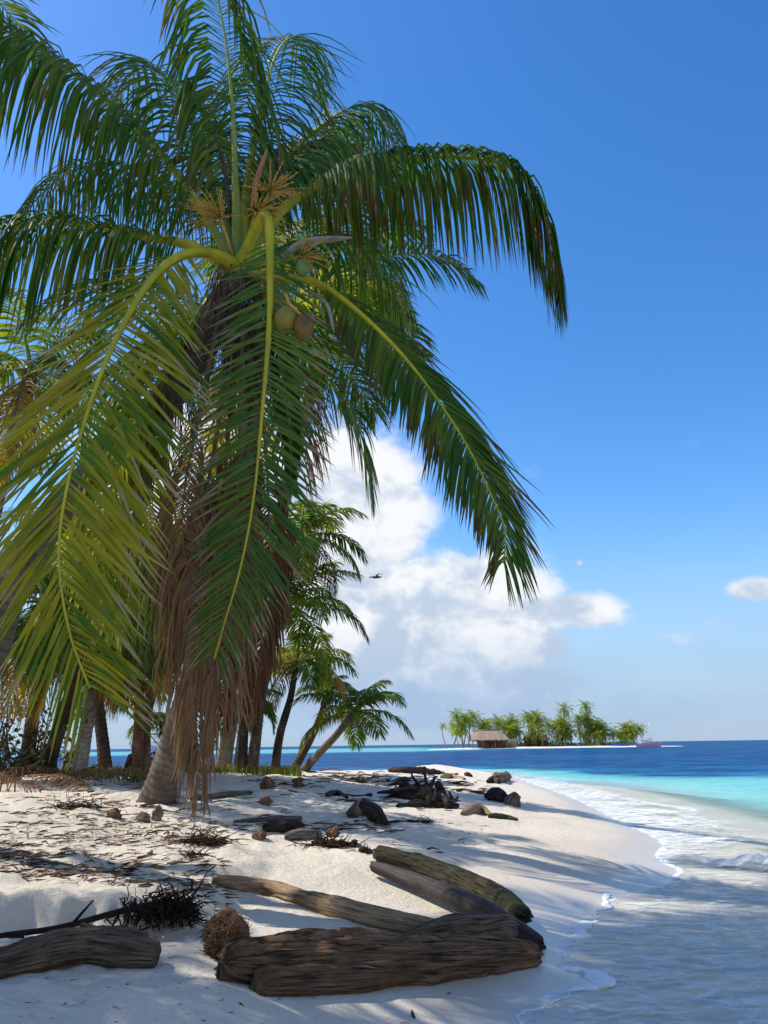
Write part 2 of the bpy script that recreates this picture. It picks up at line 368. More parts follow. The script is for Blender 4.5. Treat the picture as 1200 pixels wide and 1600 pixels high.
def wood_mat(name, c0, c1, c2, moss=0.0, rough=.8, grain=(1.6, 26), spec=.2, bstr=.9, lo=.36, hi=.66):
    m, t, out = material(name)
    uv = t.node('ShaderNodeUVMap'); pos = t.node('ShaderNodeTexCoord').outputs['Object']
    sp = t.node('ShaderNodeSeparateXYZ'); t.L.new(uv.outputs[0], sp.inputs[0])
    ang = t.m('MULTIPLY', sp.outputs[1], 2*math.pi)
    cb = t.node('ShaderNodeCombineXYZ'); t.put(cb.inputs[0], t.m('MULTIPLY', sp.outputs[0], grain[0]))
    t.put(cb.inputs[1], t.m('MULTIPLY', t.m('COSINE', ang), grain[1]*.16)); t.put(cb.inputs[2], t.m('MULTIPLY', t.m('SINE', ang), grain[1]*.16))
    g = t.noise(cb.outputs[0], 2.4, 8, .68, .35); n = t.noise(pos, 6, 6, .6); big = t.noise(pos, 2.3, 4)
    crack = t.sstep(g, .40, .47)
    c = t.mix(t.ramp(g, [(lo, 0.), (hi, 1.)]), c0, c1)
    c = t.mix(t.sstep(big, .52, .72), c, c2)
    c = t.mix(t.m('MULTIPLY', t.m('SUBTRACT', 1.0, crack), .7), c, tuple(k*.35 for k in c0))
    if moss:
        c = t.mix(t.m('MULTIPLY', t.sstep(t.m('ADD', t.m('MULTIPLY', big, .6), t.m('MULTIPLY', n, .5)), .60-.06*moss, .75-.06*moss), .8), c, (.07, .085, .03))
    principled(t, out, c, rough, spec, t.m('ADD', g, t.m('MULTIPLY', n, .5)), bstr, .06); return m
M['w_dark'] = wood_mat('driftwood_dark_mossy', (.050, .029, .017), (.36, .215, .12), (.40, .20, .09), .25)
M['w_grey'] = wood_mat('driftwood_grey_brown', (.050, .033, .021), (.38, .26, .17), (.42, .26, .14), .1)
M['w_tan'] = wood_mat('driftwood_tan', (.20, .125, .07), (.56, .38, .23), (.62, .42, .25), 0, .75, (1.2, 20), lo=.25, hi=.58)
M['w_pipe'] = wood_mat('driftwood_smooth_black', (.022, .015, .014), (.065, .045, .040), (.10, .058, .042), 0, .55, (1, 8), .25, .3)
M['w_moss'] = wood_mat('driftwood_moss_bark', (.030, .025, .018), (.12, .105, .065), (.16, .15, .10), 1.0, .85, (3, 14))
M['w_char'] = wood_mat('driftwood_charred', (.018, .014, .012), (.10, .078, .066), (.16, .10, .065), 0)
M['w_bleach'] = wood_mat('driftwood_bleached', (.12, .10, .085), (.36, .31, .26), (.42, .36, .29), 0)

def sand_mat():
    m, t, out = material('coral_sand')
    pos = t.node('ShaderNodeTexCoord').outputs['Object']
    wet = t.node('ShaderNodeAttribute', attribute_name='wet').outputs['Fac']
    n1 = t.noise(pos, .7, 5); n2 = t.noise(pos, 14, 6, .7); n3 = t.noise(pos, 160, 3, .7)
    c = t.mix(n1, (.69, .60, .48), (.79, .71, .59))
    c = t.mix(t.m('MULTIPLY', t.sstep(n2, .60, .85), .35), c, (.52, .44, .35))
    c = t.mix(t.m('MULTIPLY', t.sstep(n3, .60, .74), .5), c, (.42, .35, .28))
    c = t.mix(t.m('MULTIPLY', wet, .62), c, t.mix(1.0, c, (.70, .66, .62), 'MULTIPLY'))
    rg = t.m('SUBTRACT', .92, t.m('MULTIPLY', t.sstep(wet, .45, 1.0), .62))
    bm = t.m('MULTIPLY', t.m('ADD', t.m('MULTIPLY', n2, 1.0), t.m('MULTIPLY', n3, .16)), t.m('SUBTRACT', 1.0, t.m('MULTIPLY', wet, .92)))
    principled(t, out, c, rg, t.m('MULTIPLY', wet, .5), bm, .85, .05); return m
M['sand'] = sand_mat()
def water_mat():
    m, t, out = material('sea_water')
    pos = t.node('ShaderNodeTexCoord').outputs['Object']
    dep = t.node('ShaderNodeAttribute', attribute_name='depth').outputs['Fac']
    fo = t.node('ShaderNodeAttribute', attribute_name='foam').outputs['Fac']
    sx = t.node('ShaderNodeSeparateXYZ'); t.L.new(pos, sx.inputs[0])
    st = t.vm('MULTIPLY', pos, (.35, 1, 1))
    w1 = t.noise(t.vm('MULTIPLY', pos, (.30, 1, 1)), 5.0, 5, .6, .4); w2 = t.noise(st, .9, 4, .6); w3 = t.noise(t.vm('MULTIPLY', pos, (.45, 1, 1)), .16, 5, .65)
    dd = t.m('ADD', dep, t.m('MULTIPLY', t.m('MULTIPLY', t.m('SUBTRACT', w3, .5), 1.6), t.sstep(dep, .3, 2.0)))
    body = t.ramp(t.m('DIVIDE', dd, 5.0), [(0, (.56, .62, .50)), (.02, (.38, .61, .53)), (.05, (.26, .57, .52)), (.12, (.17, .50, .49)), (.30, (.14, .44, .46)),
                                          (.52, (.018, .20, .38)), (1.0, (.006, .095, .25))])
    body = t.mix(t.m('MULTIPLY', t.sstep(t.m('ADD', t.m('MULTIPLY', w2, .6), t.m('MULTIPLY', w3, .5)), .45, .62), t.m('MULTIPLY', t.sstep(dep, .8, 3), .75)), body, (.003, .035, .12))
    opq = t.m('SUBTRACT', 1, t.m('EXPONENT', t.m('MULTIPLY', t.m('MULTIPLY', dep, dep), -22.0)))
    bh = t.m('ADD', t.m('MULTIPLY', w1, .05), t.m('ADD', t.m('MULTIPLY', w2, .30), t.m('MULTIPLY', w3, 1.4)))
    b = t.node('ShaderNodeBump'); b.inputs['Strength'].default_value = .85; b.inputs['Distance'].default_value = 1.0; t.put(b.inputs['Height'], bh)
    df = t.node('ShaderNodeBsdfDiffuse'); t.put(df.inputs[0], body); t.L.new(b.outputs[0], df.inputs['Normal'])
    tp = t.node('ShaderNodeBsdfTransparent'); tp.inputs[0].default_value = (.95, .985, .98, 1)
    mx1 = t.node('ShaderNodeMixShader'); t.put(mx1.inputs[0], opq); t.L.new(tp.outputs[0], mx1.inputs[1]); t.L.new(df.outputs[0], mx1.inputs[2])
    gl = t.node('ShaderNodeBsdfGlossy'); gl.inputs['Roughness'].default_value = .12; t.L.new(b.outputs[0], gl.inputs['Normal'])
    fr = t.node('ShaderNodeFresnel'); fr.inputs['IOR'].default_value = 1.33; t.L.new(b.outputs[0], fr.inputs['Normal'])
    mx2_ = t.node('ShaderNodeMixShader'); t.put(mx2_.inputs[0], t.m('MINIMUM', fr.outputs[0], .17)); t.L.new(mx1.outputs[0], mx2_.inputs[1]); t.L.new(gl.outputs[0], mx2_.inputs[2])
    # foam: lace where little, solid where much
    wp = t.vm('ADD', pos, t.vm('SCALE', t.vm('SUBTRACT', t.noise(pos, 3.5, 3, out=1), (.5, .5, .5)), scale=.30))
    vo = t.node('ShaderNodeTexVoronoi', feature='DISTANCE_TO_EDGE'); t.put(vo.inputs['Vector'], t.vm('MULTIPLY', wp, (.55, 1, 1))); vo.inputs['Scale'].default_value = 5.0
    fn = t.noise(t.vm('MULTIPLY', wp, (.35, 1, 1)), 9, 6, .7)
    lace = t.m('ADD', t.m('MULTIPLY', t.m('SUBTRACT', .22, vo.outputs['Distance']), 1.6), t.m('MULTIPLY', t.m('SUBTRACT', fn, .5), 1.7))
    ff = t.sstep(t.m('ADD', t.m('MULTIPLY', fo, 1.5), t.m('SUBTRACT', lace, 1.0)), -.35, .65)
    fd = t.node('ShaderNodeBsdfDiffuse'); fd.inputs[0].default_value = (.80, .82, .82, 1)
    b2 = t.node('ShaderNodeBump'); b2.inputs['Strength'].default_value = .6; b2.inputs['Distance'].default_value = .03; t.put(b2.inputs['Height'], fn); t.L.new(b2.outputs[0], fd.inputs['Normal'])
    mx3 = t.node('ShaderNodeMixShader'); t.put(mx3.inputs[0], t.m('MULTIPLY', ff, .9)); t.L.new(mx2_.outputs[0], mx3.inputs[1]); t.L.new(fd.outputs[0], mx3.inputs[2])
    t.L.new(mx3.outputs[0], out.inputs[0]); return m
M['water'] = water_mat()
m_, t_, o_ = material('sea_foam')
nn = t_.noise(t_.node('ShaderNodeTexCoord').outputs['Object'], 45, 4, .7)
principled(t_, o_, (.80, .82, .83), .5, .4, nn, .8, .02); M['foam'] = m_

# ---------------------------------------------------------------- beach and sea
def fan(rows, cols, half, x0=0.0):
    Y = np.asarray(rows)[:, None]+0*cols[None]; X = np.asarray(cols)[None]*half(np.asarray(rows))[:, None]+x0
    nr, nc = Y.shape; i = np.arange(nr-1)[:, None]*nc; j = np.arange(nc-1)[None]
    return X.ravel(), Y.ravel(), np.stack([i+j, i+j+1, i+nc+j+1, i+nc+j], -1).reshape(-1, 4)
rows = [-8.0]
while rows[-1] < 95: rows.append(rows[-1]+(.5 if rows[-1] < 2.4 else max(.022, (rows[-1]-.8)*.0082)))
s_ = np.linspace(-1, 1, 470); cols = np.sign(s_)*(.42*np.abs(s_)+.58*np.abs(s_)**4)
X, Y, F = fan(rows, cols, lambda y: 1.45*(np.maximum(y, 2.5)+2.5)+3*np.exp(-y*.2))
dsh = sdf(X, Y); H = height(X, Y, d=dsh)
wet = np.clip(1-smooth(.15, 1.5, dsh+.35*fbm(X*.8, Y*.8, s=5, o=2)), 0, 1)*(1-.6*smooth(0, -.4, dsh))
beach = link('beach', mesh_np('beach', np.stack([X, Y, H], 1), F, [M['sand']], attrs={'wet': wet})); tag(beach, kind='structure')

rows = [-8.0]
while rows[-1] < 26000: rows.append(rows[-1]+(.5 if rows[-1] < 2.4 else max(.04, (rows[-1]-.8)*.0095 if rows[-1] < 120 else rows[-1]*.05)))
s_ = np.linspace(-1, 1, 300); cols = np.sign(s_)*(.45*np.abs(s_)+.55*np.abs(s_)**3)
X, Y, F = fan(rows, cols, lambda y: 1.8*(np.maximum(y, 2.5)+2.5)+3*np.exp(-np.maximum(y, -8)*.2))
far = Y > 90
dsh = np.full(X.shape, -60.0); Hs = np.full(X.shape, -5.0); nr_ = ~far; dsh[nr_] = sdf(X[nr_], Y[nr_]); Hs[nr_] = height(X[nr_], Y[nr_], d=dsh[nr_])
depth = np.maximum(-Hs, 0)
shoal = 3.6*smooth(150, 215, Y)*smooth(640, 380, Y)*smooth(60, 5, X) + 2.2*np.exp(-((Y-58)/6)**2)*smooth(3, -14, X)*0
depth = np.maximum(depth-shoal, .9*(depth > .9)+depth*(depth <= .9))
amp = smooth(.25, 2.5, depth)*smooth(400, 60, Y)
Z = amp*(.045*fbm(X*.35, Y*.9, s=51, o=4)+.03*np.sin(Y*1.3+.5*fbm(X*.2, Y*.2, s=52, o=2)*3))
# little shore break
off = -dsh
bd_ = np.full(X.shape, 1e9); BL = [(3.75, 11.35), (4.2, 10.75), (4.8, 10.3), (5.8, 9.9), (8, 9.4)]
for (ax, ay), (bx, by) in zip(BL[:-1], BL[1:]):
    ex, ey = bx-ax, by-ay; t = np.clip(((X-ax)*ex+(Y-ay)*ey)/(ex*ex+ey*ey), 0, 1); bd_ = np.minimum(bd_, np.hypot(X-ax-t*ex, Y-ay-t*ey))
bd_ = bd_+.12*fbm(X*2, Y*2, s=61, o=3); brk = np.exp(-(bd_/.22)**2)*smooth(3.65, 4.3, X)
brk2 = np.exp(-((off-1.6-.6*fbm(Y*.2, X*.2, s=66, o=3))/.35)**2)*smooth(13, 16, Y)*smooth(40, 30, Y)
Z = Z + brk*(.17+.12*fbm(X*3.5, Y*3.5, s=62, o=4)) + brk2*(.015+.02*fbm(X*2, Y*2, s=64, o=3))
film = smooth(2.4, .1, off)*smooth(11.2, 9.4, Y)
Z = Z + film*.006*fbm(X*1.5, Y*5, s=63, o=3)
foam = np.zeros_like(X)
foam = np.maximum(foam, .98*np.exp(-(off/.10)**2)*smooth(-.4, 0, off))
foam = np.maximum(foam, smooth(3.2, .0, off+.9*fbm(X*.8, Y*.8, s=68, o=3))*smooth(9.8, 12, Y)*smooth(60, 30, Y)*.74)
foam = np.maximum(foam, smooth(4.2, .3, off)*.34*smooth(12, 9.5, Y)+.16*smooth(0, .3, off)*smooth(12, 9.5, Y))
foam = np.maximum(foam, np.clip(brk*1.6, 0, 1)*1.0); foam = np.maximum(foam, np.clip(brk2*.75, 0, .62))
foam = np.where(off > 7, 0, foam)*np.where(off < -.05, 0, 1)
dpt = np.where(Hs < 0, depth, 0)
sea = link('sea', mesh_np('sea', np.stack([X, Y, Z], 1), F, [M['water']], attrs={'depth': dpt, 'foam': foam})); tag(sea, kind='structure')

# foam rim along the edge of the swash
rg = random.Random(4); mb = MB()
edge = SH[(SH[:, 1] > 3) & (SH[:, 1] < 13)]
edge = np.stack([np.interp(np.linspace(0, 1, 520), np.linspace(0, 1, len(edge)), edge[:, k]) for k in (0, 1)], 1)
off_n = .10*fbm(edge[:, 0]*3.1, edge[:, 1]*3.1, s=71, o=3)
tn = norm(np.gradient(edge, axis=0)); nrm = np.stack([tn[:, 1], -tn[:, 0]], 1)
E = edge+nrm*(off_n+.05)[:, None]
ez = np.maximum(height(E[:, 0], E[:, 1]), 0)-.001
rad = .006+.042*np.clip(fbm(edge[:, 0]*3, edge[:, 1]*3, s=72, o=4)+.30, 0, 1.2)
rad *= np.where(edge[:, 1] > 9.3, .7, 1)
def fnz(L, th, k, n): return 1+.45*fbm(L*14, np.cos(th)*1.5, np.sin(th)*1.5, s=73, o=2)
mb.tube(np.column_stack([E, ez]), rad*1.5, 8, flat=.22, noise=fnz)
for k in range(160):                                   # loose bubbles and foam flecks
    i = rg.randrange(len(E)); q = E[i]+nrm[i]*abs(rg.gauss(0, .10)); r = rg.uniform(.003, .009)
    if edge[i, 1] > 10 or height(q[:1], q[1:])[0] > .03: continue
    mb.tube([(q[0]-r, q[1], .004), (q[0], q[1]+.2*r, .006), (q[0]+r, q[1], .004)], [r*.5, r, r*.5], 6, flat=.5)
fo = mb.build('sea_foam', M['foam']); tag(fo, 'white lacy foam rim at the edge of the spent wave', 'foam', kind='stuff')

# ---------------------------------------------------------------- fronds
FT_CACHE = {}
def leaf_faces(nseg):
    if nseg not in FT_CACHE:
        f = []
        for k in range(nseg):
            a = 3*k; f += [(a, a+1, a+4, a+3), (a+1, a+2, a+5, a+4)]
        FT_CACHE[nseg] = np.array(f)
    return FT_CACHE[nseg]
UP = np.array((0, 0, 1.0))
def frond_np(pts, n=80, Lmax=1.1, wid=.042, a0=78, a1=28, lift=12, g=.30, t0=.17, n0=None, twist=(0, 0), seed=0, nseg=6,
             fold=.32, jit=.10, pr=(.055, .006), nr=46, sides=6, gsk=1.0, lr=(1, 1), wind=(0, 0, 0), tipmin=.38, nfix=None, curl=.18):
    rs = np.random.RandomState(seed)
    P, L = resample(pts, nr); T = norm(np.gradient(P, axis=0))
    outw = T[0]*np.array((1, 1, 0)); outw = outw/(np.linalg.norm(outw)+1e-6)
    if n0 is None: n0 = UP-.35*outw
    T, N, B = frames(P, n0)
    if nfix is not None:
        N = np.asarray(nfix, float)[None]-T*(T@np.asarray(nfix, float))[:, None]; N = norm(N); B = np.cross(T, N)
    tt = np.linspace(0, 1, nr); tw = np.radians(np.interp(tt, (0, 1), twist))[:, None]
    N, B = N*np.cos(tw)+B*np.sin(tw), B*np.cos(tw)-N*np.sin(tw)
    R = pr[1]+(pr[0]-pr[1])*(1-tt)**2.3; R[:3] *= np.array((1.5, 1.3, 1.1))
    RV, RF, RU = tube_np(P, R, sides, True, .75)
    tl = np.linspace(t0, .995, n)
    tl = np.repeat(tl, 2)+rs.normal(0, .25*(1-t0)/n, 2*n); tl = np.clip(tl, 0, 1); sd = np.tile((1, -1), n)
    def interp(A): return np.stack([np.interp(tl, tt, A[:, k]) for k in range(3)], 1)
    p, T_, N_, B_ = interp(P), norm(interp(T)), norm(interp(N)), norm(interp(B))
    q = (tl-t0)/(1-t0)
    a = np.radians(np.interp(q, (0, .5, 1), (a0, (a0+a1)*.55, a1))+rs.normal(0, 5, 2*n)); b = np.radians(lift+rs.normal(0, 8, 2*n))
    d = T_*np.cos(a)[:, None]+(sd[:, None]*B_*np.cos(b)[:, None]+N_*np.sin(b)[:, None])*np.sin(a)[:, None]
    ll = Lmax*np.interp(q, (0, .12, .35, .65, .9, 1), (.45, .8, 1, .92, .6, tipmin))*(1+rs.normal(0, .06, 2*n))*np.where(sd > 0, lr[0], lr[1])
    ww = wid*np.interp(q, (0, .15, .7, 1), (.6, 1, .9, .5))
    bn = N_.copy(); ta = rs.normal(0, curl, 2*n)[:, None]
    V = np.zeros((2*n, nseg+1, 3, 3)); U = np.zeros((2*n, nseg+1, 3, 2)); rv = rs.rand(2*n)
    pos = p.copy(); sag = g*(1+rs.normal(0, .25, 2*n))[:, None]; wd = np.asarray(wind, float)
    for k in range(nseg+1):
        u = k/nseg; d = norm(d); bn = norm(bn-d*np.sum(bn*d, 1, keepdims=True)); wv = np.cross(d, bn)
        c, s = np.cos(ta*u*1.5), np.sin(ta*u*1.5); wv2 = wv*c+bn*s; bn2 = bn*c-wv*s
        hw = (ww*np.interp(u, (0, .08, .3, .7, 1), (.35, .75, 1, .72, .04)))[:, None]*.5
        V[:, k, 0] = pos-wv2*hw-bn2*hw*fold*2; V[:, k, 1] = pos; V[:, k, 2] = pos+wv2*hw-bn2*hw*fold*2
        U[:, k, :, 0] = u; U[:, k, :, 1] = rv[:, None]
        pos = pos+d*(ll/nseg)[:, None]
        d = d-UP*sag*(1.5-1.2*u)+rs.normal(0, jit*.22, (2*n, 3))+wd*u
    return (RV, RF, RU), V.reshape(2*n, -1, 3), U.reshape(2*n, -1, 2), leaf_faces(nseg)
def flat_leaves(V, U, FT):
    nl, k, _ = V.shape; F = (FT[None]+(np.arange(nl)*k)[:, None, None]).reshape(-1, 4); return V.reshape(-1, 3), F, U.reshape(-1, 2)
def frond_obj(parent, org, pts, lm, rm, label=None, individual=False, single=False, **kw):
    R, V, U, FT = frond_np(pts, **kw)
    if single:
        mb = MB(); mb.add(*R, m=0); mb.add(*flat_leaves(V, U, FT), m=1)
        o = mb.build('frond', [rm, lm], parent, org)
    else:
        mb = MB(); mb.add(*R); o = mb.build('frond', rm, parent, org)
        if individual:
            ln_ = np.linalg.norm(V[:, -2]-V[:, 1], axis=1); keep = np.argsort(-ln_)[:150]; rest = np.setdiff1d(np.arange(len(V)), keep)
            if len(rest):
                lv, lf, lu = flat_leaves(V[rest], U[rest], FT)
                c = link('leaflets', mesh_np('leaflets', lv-np.asarray(org)[None], lf, [lm], lu), o); c['kind'] = 'stuff'
            for i in keep:
                me = mesh_np('leaflet', V[i]-np.asarray(org)[None], FT, [lm], U[i]); link('leaflet', me, o)
        else:
            lv, lf, lu = flat_leaves(V, U, FT)
            c = link('leaflets', mesh_np('leaflets', lv-np.asarray(org)[None], lf, [lm], lu), o); c['kind'] = 'stuff'
    if label: o['label'] = label
    return o
def trunk_obj(parent, org, pts, r0, r1, mat, flare=1.7, n=18, seed=0, ring=.105):
    P, L = resample(pts, max(30, int(60*1.0))); k = int(L/ring*4); P, L = resample(pts, max(k, 24)); s = np.linspace(0, 1, len(P))
    R = r1+(r0-r1)*(1-s)**.8; R *= 1+(flare-1)*np.exp(-s*L/.35)
    ph = (np.arange(len(P)) % 4)/4.0; R *= 1+.045*(ph > .6)-.02*(ph < .2)
    def nz(Lg, th, kk, nn): return 1+.05*fbm(Lg*2.2, np.cos(th)*1.3+seed, np.sin(th)*1.3, s=seed, o=3)+.10*np.exp(-Lg/.3)*fbm(Lg*0, np.cos(th)*3, np.sin(th)*3, s=seed+5, o=2)
    mb = MB(); mb.tube(P, R, n, noise=nz); return mb.build('trunk', mat, parent, org), P
def fibre_skirt(parent, org, c, r, n, ln, mat, seed=0, name='fibre_sheath', axis=UP):
    rs = random.Random(seed); mb = MB()
    for i in range(n):
        a = rs.uniform(0, 2*math.pi); rr = r*rs.uniform(.6, 1.15); z = rs.uniform(-.55, .55)*ln
        p0 = np.asarray(c)+np.array((math.cos(a)*rr, math.sin(a)*rr, 0))+axis*z
        l = rs.uniform(.2, .8)*ln*.8; o = np.array((math.cos(a), math.sin(a), 0))*rs.uniform(0, .25)*l
        p1 = p0+o*.6+np.array((0, 0, -.5*l)); p2 = p0+o+np.array((rs.gauss(0, .06), rs.gauss(0, .06), -l))
        mb.tube([p0, p1, p2], [rs.uniform(.004, .016), .008, .002], 4, flat=.4)
    return mb.build(name, mat, parent, org)

GP = 'coconut palms on the near beach'; TK = .85
def palm(label, base, crown, mid=None, nf=17, fl=3.2, seed=0, lm=None, tm='trunk', r=(.17, .10), leafn=46, Lmax=.85, dead=2, wid=.05, group=GP,
         el=(80, -45), az=(0, 360), mixm=None, flare=1.35, nseg=4, g=.30, nuts=0):
    rs = random.Random(seed); base = np.asarray(base, float); crown = np.asarray(crown, float)
    r = (r[0]*TK, r[1]*TK); root = empty('coconut_palm', base); tag(root, label, 'palm tree', group)
    b2 = base-np.array((0, 0, .25))
    pts = [b2]+[np.asarray(m) for m in (mid or [base*.55+crown*.45+np.array((0, 0, .25))*0])]+[crown]
    trunk_obj(root, base, pts, r[0], r[1], M[tm], flare, 12, seed)
    mats = mixm or ['leaf']
    for i in range(nf):
        f = (i+.5)/nf; e = math.radians(el[0]+(el[1]-el[0])*f**.85+rs.gauss(0, 5)); a = math.radians(az[0])+math.radians(az[1]-az[0])*((i*.381966+rs.gauss(0, .03)) % 1.0)
        L = fl*rs.uniform(.85, 1.1)*(1-.25*(f < .15)); o = np.array((math.cos(a), math.sin(a), 0)); p = crown+o*.06; P = [p.copy()]; ee = e
        for s in range(5):
            ee -= math.radians(rs.uniform(9, 17))*(1 if ee > -1.3 else 0)*(.6+.25*s); ee = max(ee, -1.45)
            p = p+(o*math.cos(ee)+UP*math.sin(ee))*L/5; P.append(p.copy())
        isd = i >= nf-dead
        frond_obj(root, base, P, M[rs.choice(['leaf_d', 'leaf_o', 'leaf_r'])] if isd else M[rs.choice(mats)], M['rachis_d'] if isd else M['rachis_g'], single=True,
                  n=leafn, Lmax=Lmax*rs.uniform(.9, 1.1), wid=wid*(.6 if isd else 1), seed=seed*100+i, nseg=nseg, g=(.6 if isd else g), lift=5, pr=(.045, .008), nr=20, sides=5, t0=.14)
    fibre_skirt(root, base, crown-UP*.15, .14, 50, .5, M['fibre'], seed)
    if nuts:
        for i in range(nuts):
            a = rs.uniform(0, 6.28); nut(root, base, crown+np.array((math.cos(a)*.28, math.sin(a)*.28, -.25-.1*rs.random())), .12, M['nut_y'], seed+i)
    return root
def ellipsoid(mb, c, r, n=14, m=0, noise=.0, seed=0, ridge=0.0, rot=None, fr=3.0):
    th = np.linspace(0, 2*math.pi, n, endpoint=False); ph = np.linspace(.02, math.pi-.02, n)
    d = np.stack([np.sin(ph)[:, None]*np.cos(th)[None], np.sin(ph)[:, None]*np.sin(th)[None], np.cos(ph)[:, None]+0*th[None]], -1)
    k = 1+noise*fbm(d[..., 0]*fr, d[..., 1]*fr, d[..., 2]*fr, s=seed, o=3)+ridge*np.cos(3*th)[None]*np.sin(ph)[:, None]
    v = d*k[..., None]*np.asarray(r)
    if rot is not None: v = v @ np.array(Matrix.Rotation(rot[0], 3, 'X') @ Matrix.Rotation(rot[1], 3, 'Y') @ Matrix.Rotation(rot[2], 3, 'Z')).T
    v = v+np.asarray(c)
    i = np.arange(n-1)[:, None]*n; j = np.arange(n)[None]; j2 = (j+1) % n
    mb.add(v.reshape(-1, 3), np.stack([i+j, i+n+j, i+n+j2, i+j2], -1).reshape(-1, 4), m=m)
def nut(parent, org, c, r, mat, seed=0, stretch=1.25, rot=(0, 0, 0)):
    mb = MB(); ellipsoid(mb, c, (r, r, r*stretch), 14, noise=.04, seed=seed, ridge=.035, rot=rot)
    ellipsoid(mb, np.asarray(c)+np.array((0, 0, r*stretch*.97)), (r*.38, r*.38, r*.12), 8)
    return mb.build('coconut', mat, parent, org)

# ---------------------------------------------------------------- the big leaning palm
CY = 6.3
base = np.array((-4.15, 7.2, 0)); base[2] = hz_at(base[0], base[1])
hub = at(372, 425, CY)
big = empty('coconut_palm', base); tag(big, 'large coconut palm leaning in from the left with drooping fronds over the beach', 'palm tree', GP)
trunk_obj(big, base, [base-UP*.3, at(-30, 1060, 7.1), at(15, 920, 7.0), at(90, 800, 6.85), at(200, 688, 6.65), at(290, 585, 6.45), at(372, 440, 6.3)], .165, .13, M['trunk'], 1.6, 20, 3)
def px(*L): return [at(a, b, c) for a, b, c in L]
H_ = hub
HERO = [
 # name, points, leaf, rachis, options
 ('frond reaching to the upper left edge', [H_]+px((300, 305, 6.15), (225, 212, 6.0), (110, 112, 5.85), (0, 45, 5.7), (-130, 15, 5.6), (-260, 60, 5.5)), 'leaf', 'rachis_g', dict(n=105, Lmax=1.25, g=.95, lift=-10, a0=65, seed=1)),
 (None, [H_]+px((310, 325, 6.8), (250, 278, 7.2), (180, 257, 7.6), (105, 272, 7.9), (35, 340, 8.2), (5, 430, 8.3)), 'leaf', 'rachis', dict(n=85, Lmax=1.15, g=.8, lift=-5, seed=2)),
 (None, [H_]+px((300, 385, 6.1), (240, 372, 6.0), (120, 350, 5.8), (0, 357, 5.6), (-120, 410, 5.4), (-210, 500, 5.3)), 'leaf', 'rachis', dict(n=90, Lmax=1.15, g=.9, lift=-10, a0=65, seed=3)),
 ('frond arching to the right against the sky', [H_]+px((430, 338, 6.2), (520, 275, 6.15), (620, 248, 6.1), (720, 246, 6.05), (800, 264, 6.0), (848, 330, 5.95), (872, 410, 5.9), (878, 455, 5.9)), 'leaf_t', 'rachis', dict(n=135, Lmax=1.15, g=1.1, lift=-12, a0=62, a1=24, seed=4, t0=.2)),
 ('frond sweeping down to the lower right', [H_]+px((430, 436, 6.25), (490, 440, 6.2), (560, 488, 6.15), (640, 568, 6.1), (720, 680, 6.0), (775, 790, 5.95), (790, 835, 5.9), (786, 880, 5.9)), 'leaf_t', 'rachis', dict(n=135, Lmax=1.0, g=.16, lift=-12, a0=56, a1=32, seed=5, t0=.22, nfix=(.35, -.75, .4), lr=(.72, 1))),
 (None, [H_]+px((368, 290, 6.3), (362, 150, 6.3), (345, 20, 6.2), (310, -110, 6.0), (240, -190, 5.8)), 'leaf', 'rachis_g', dict(n=90, Lmax=1.3, g=.85, lift=-5, seed=6, n0=(.3, -.6, .3))),
 (None, [H_]+px((392, 250, 6.7), (415, 140, 7.1), (437, 75, 7.5), (468, 60, 7.9), (500, 130, 8.2), (520, 210, 8.4)), 'leaf', 'rachis', dict(n=75, Lmax=1.2, g=.45, lift=5, seed=7)),
 (None, [H_]+px((436, 265, 6.8), (505, 195, 7.2), (565, 165, 7.6), (605, 205, 7.9), (625, 270, 8.1), (635, 330, 8.2)), 'leaf', 'rachis', dict(n=75, Lmax=1.2, g=.55, lift=0, seed=8)),
 (None, [H_]+px((325, 260, 6.9), (275, 140, 7.3), (225, 105, 7.7), (180, 150, 8.0), (150, 230, 8.2)), 'leaf', 'rachis_g', dict(n=75, Lmax=1.2, g=.5, seed=9)),
 (None, [H_]+px((420, 480, 6.5), (440, 570, 6.6), (452, 670, 6.65), (455, 750, 6.65)), 'leaf', 'rachis_g', dict(n=75, Lmax=.5, g=.5, seed=11)),
 (None, [H_]+px((430, 400, 6.9), (500, 375, 7.4), (580, 400, 7.8), (625, 470, 8.0), (640, 560, 8.1)), 'leaf', 'rachis', dict(n=70, Lmax=1.1, g=.6, seed=12)),
 (None, [H_]+px((330, 470, 6.4), (270, 560, 6.3), (200, 690, 6.2), (160, 830, 6.2), (180, 960, 6.2)), 'leaf_y', 'rachis_g', dict(n=75, Lmax=.95, g=.5, seed=14)),
 (None, [H_]+px((410, 300, 6.7), (470, 230, 7.2), (520, 240, 7.8), (560, 320, 8.2), (575, 420, 8.4)), 'leaf', 'rachis_g', dict(n=75, Lmax=1.2, g=.6, seed=15)),
]
for lab, pts, lm, rm, kw in HERO:
    frond_obj(big, base, pts, M[lm], M[rm], lab, wid=.032, pr=(.078, .007), **{**kw, 'n': int(kw['n']*1.5)})
